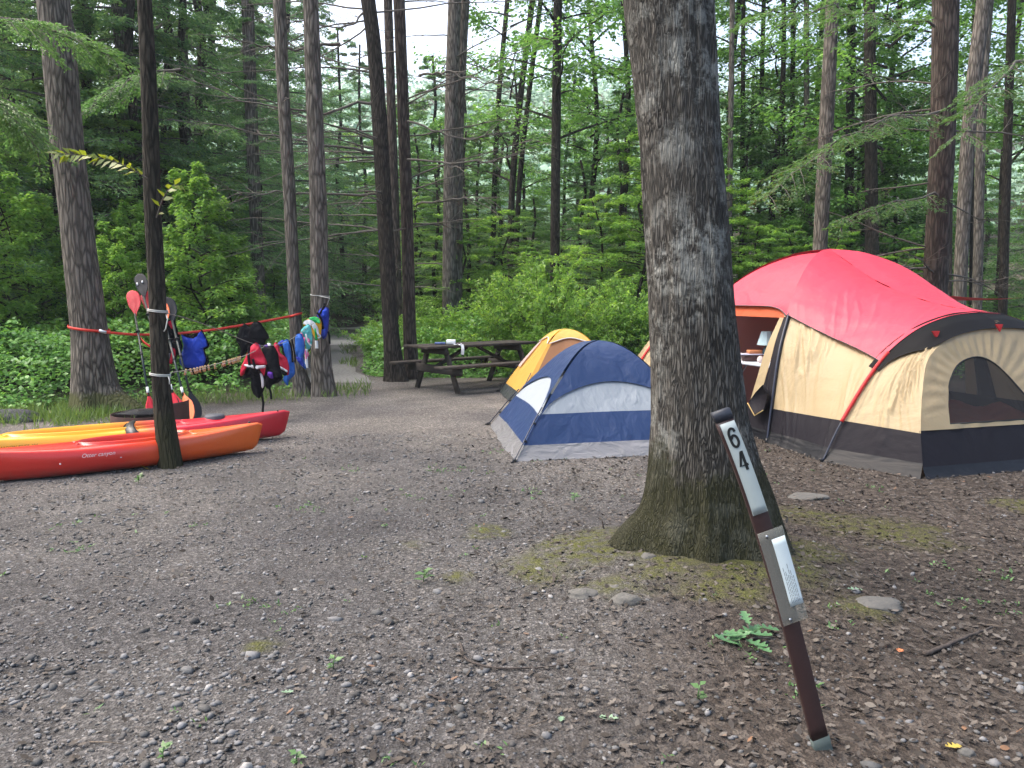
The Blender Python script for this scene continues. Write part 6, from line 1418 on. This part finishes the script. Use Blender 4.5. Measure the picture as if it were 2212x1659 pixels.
def seedling(label, px, py, s_, n=6, mat=WEED):
    g = G(px, py); root = empty('seedling', g); tag(root, label, 'plant'); z0 = H(g.x, g.y); r_ = np.random.default_rng(int(px)); 
    mk('stem', *tube([g + Vector((0, 0, z0)), g + Vector((.01 * s_, 0, z0 + .5 * s_)), g + Vector((.1 * s_, 0, z0 + s_))], .0025, 5), WEED, root)
    P_ = np.array([tuple(g + Vector((.1 * s_ * t, 0, z0 + s_ * t))) for t in np.linspace(.25, 1, n)]); D_ = r_.normal(0, 1, (n, 3)); D_[:, 2] = .35
    me = quads('leaf_blades', leaf_polys(P_ - np.array([g.x, g.y, 0]), D_, np.tile([0, -.3, 1.], (n, 1)), s_ * r_.uniform(.5, .9, n), s_ * r_.uniform(.3, .45, n)), mat); o = link('leaf_blades', me, None, smooth=False); o.parent = root
seedling('bright green seedling standing in the leaves near the bottom', 1507, 1520, .07, 5); seedling('leafy plant growing against the left foot of the huge trunk', 1385, 1205, .13, 26, LEAF_GROUND); seedling('low weed plant in the gravel left of centre', 915, 1262, .07, 10); seedling('tiny weed by the bright pebble at lower left', 720, 1445, .05, 6); seedling('sprouting weed at the bottom edge', 640, 1652, .045, 8); seedling('small weed at the bottom left', 352, 1640, .045, 7); seedling('weed tuft between the slim tree and the kayaks', 300, 1045, .07, 10); seedling('pale green weed near the left foot of the huge trunk', 1240, 1085, .06, 8)
STK = plain('stick_dark', (.045, .035, .03), .9, var=.4, scale=40, bmp=.5)
def stick(label, pts, r0, r1, mat=STK):
    P_ = catmull([q for q in pts], 16); P_ = [p + Vector((random.gauss(0, r0 * .3), random.gauss(0, r0 * .3), 0)) for p in P_]; return tag(mk('stick', *tube(P_, [r0, r1], 7), mat), label, 'stick')
up = lambda px, py, z: G(px, py, z)
stick('short dark stick standing upright left of the huge trunk', [G(1309, 1160), G(1309, 1160) + Vector((-.015, 0, .05)), G(1309, 1160) + Vector((-.03, 0, .11))], .007, .004)
stick('dark forked stick lying at the right side', [up(1995, 1413, .015), up(2050, 1392, .02), up(2095, 1372, .025), up(2143, 1355, .02)], .011, .005)
stick('thin bent root lying across the soil in the lower middle', [up(995, 1390, .012), up(1010, 1425, .012), up(1075, 1443, .014), up(1180, 1440, .01), up(1240, 1432, .008)], .006, .003)
stick('brown twig on the soil left of the lower middle', [up(925, 1500, .012), up(965, 1512, .012), up(1000, 1520, .01)], .005, .003)
stick('long thin twig right of the post foot', [up(1830, 1480, .012), up(1880, 1500, .014), up(1935, 1522, .01)], .005, .002)
stick('twig behind the dark forked stick', [up(1950, 1365, .012), up(2010, 1385, .014), up(2060, 1402, .01)], .004, .002)
stick('pale curved twig by the tent flap', [up(1700, 1300, .01), up(1725, 1290, .012), up(1745, 1292, .01)], .004, .002)
cut = empty('tree_stump', G(604, 742)); gs = G(604, 742); tag(cut, 'old pale stump in the plants behind the clothesline', 'stump')
mk('side', *tube([gs + Vector((0, 0, -.05)), gs + Vector((0, 0, .2)), gs + Vector((0, 0, .50))], [.48, .40, .37], 24, cap=False), BARK_RED, cut); mk('cut_top', [gs + Vector((.37 * math.cos(a), .37 * math.sin(a), .498)) for a in np.linspace(0, 6.283, 25)[:-1]], [tuple(range(24))], plain('cut_wood', (.16, .12, .09), .9, var=.3), cut, smooth=False)

# ---------------------------------------------------------------- air
m, N, L, B = newmat('air'); N.remove(B); vp = N.new('ShaderNodeVolumePrincipled'); vp.inputs['Color'].default_value = (.80, .92, 1.0, 1); vp.inputs['Density'].default_value = .0007; vp.inputs['Anisotropy'].default_value = .2
L.new(vp.outputs[0], N['Material Output'].inputs['Volume'])
hb = MB(); x0, x1, y0, y1, z0, z1 = -135, 135, -16, 190, -2, 75
hb.add([(x0, y0, z0), (x1, y0, z0), (x1, y1, z0), (x0, y1, z0), (x0, y0, z1), (x1, y0, z1), (x1, y1, z1), (x0, y1, z1)], [(3, 2, 1, 0), (4, 5, 6, 7), (0, 1, 5, 4), (1, 2, 6, 5), (2, 3, 7, 6), (3, 0, 4, 7)])
tag(hb.build('haze', m, smooth=False), 'thin pale humid air between the trees', 'haze', kind='stuff')
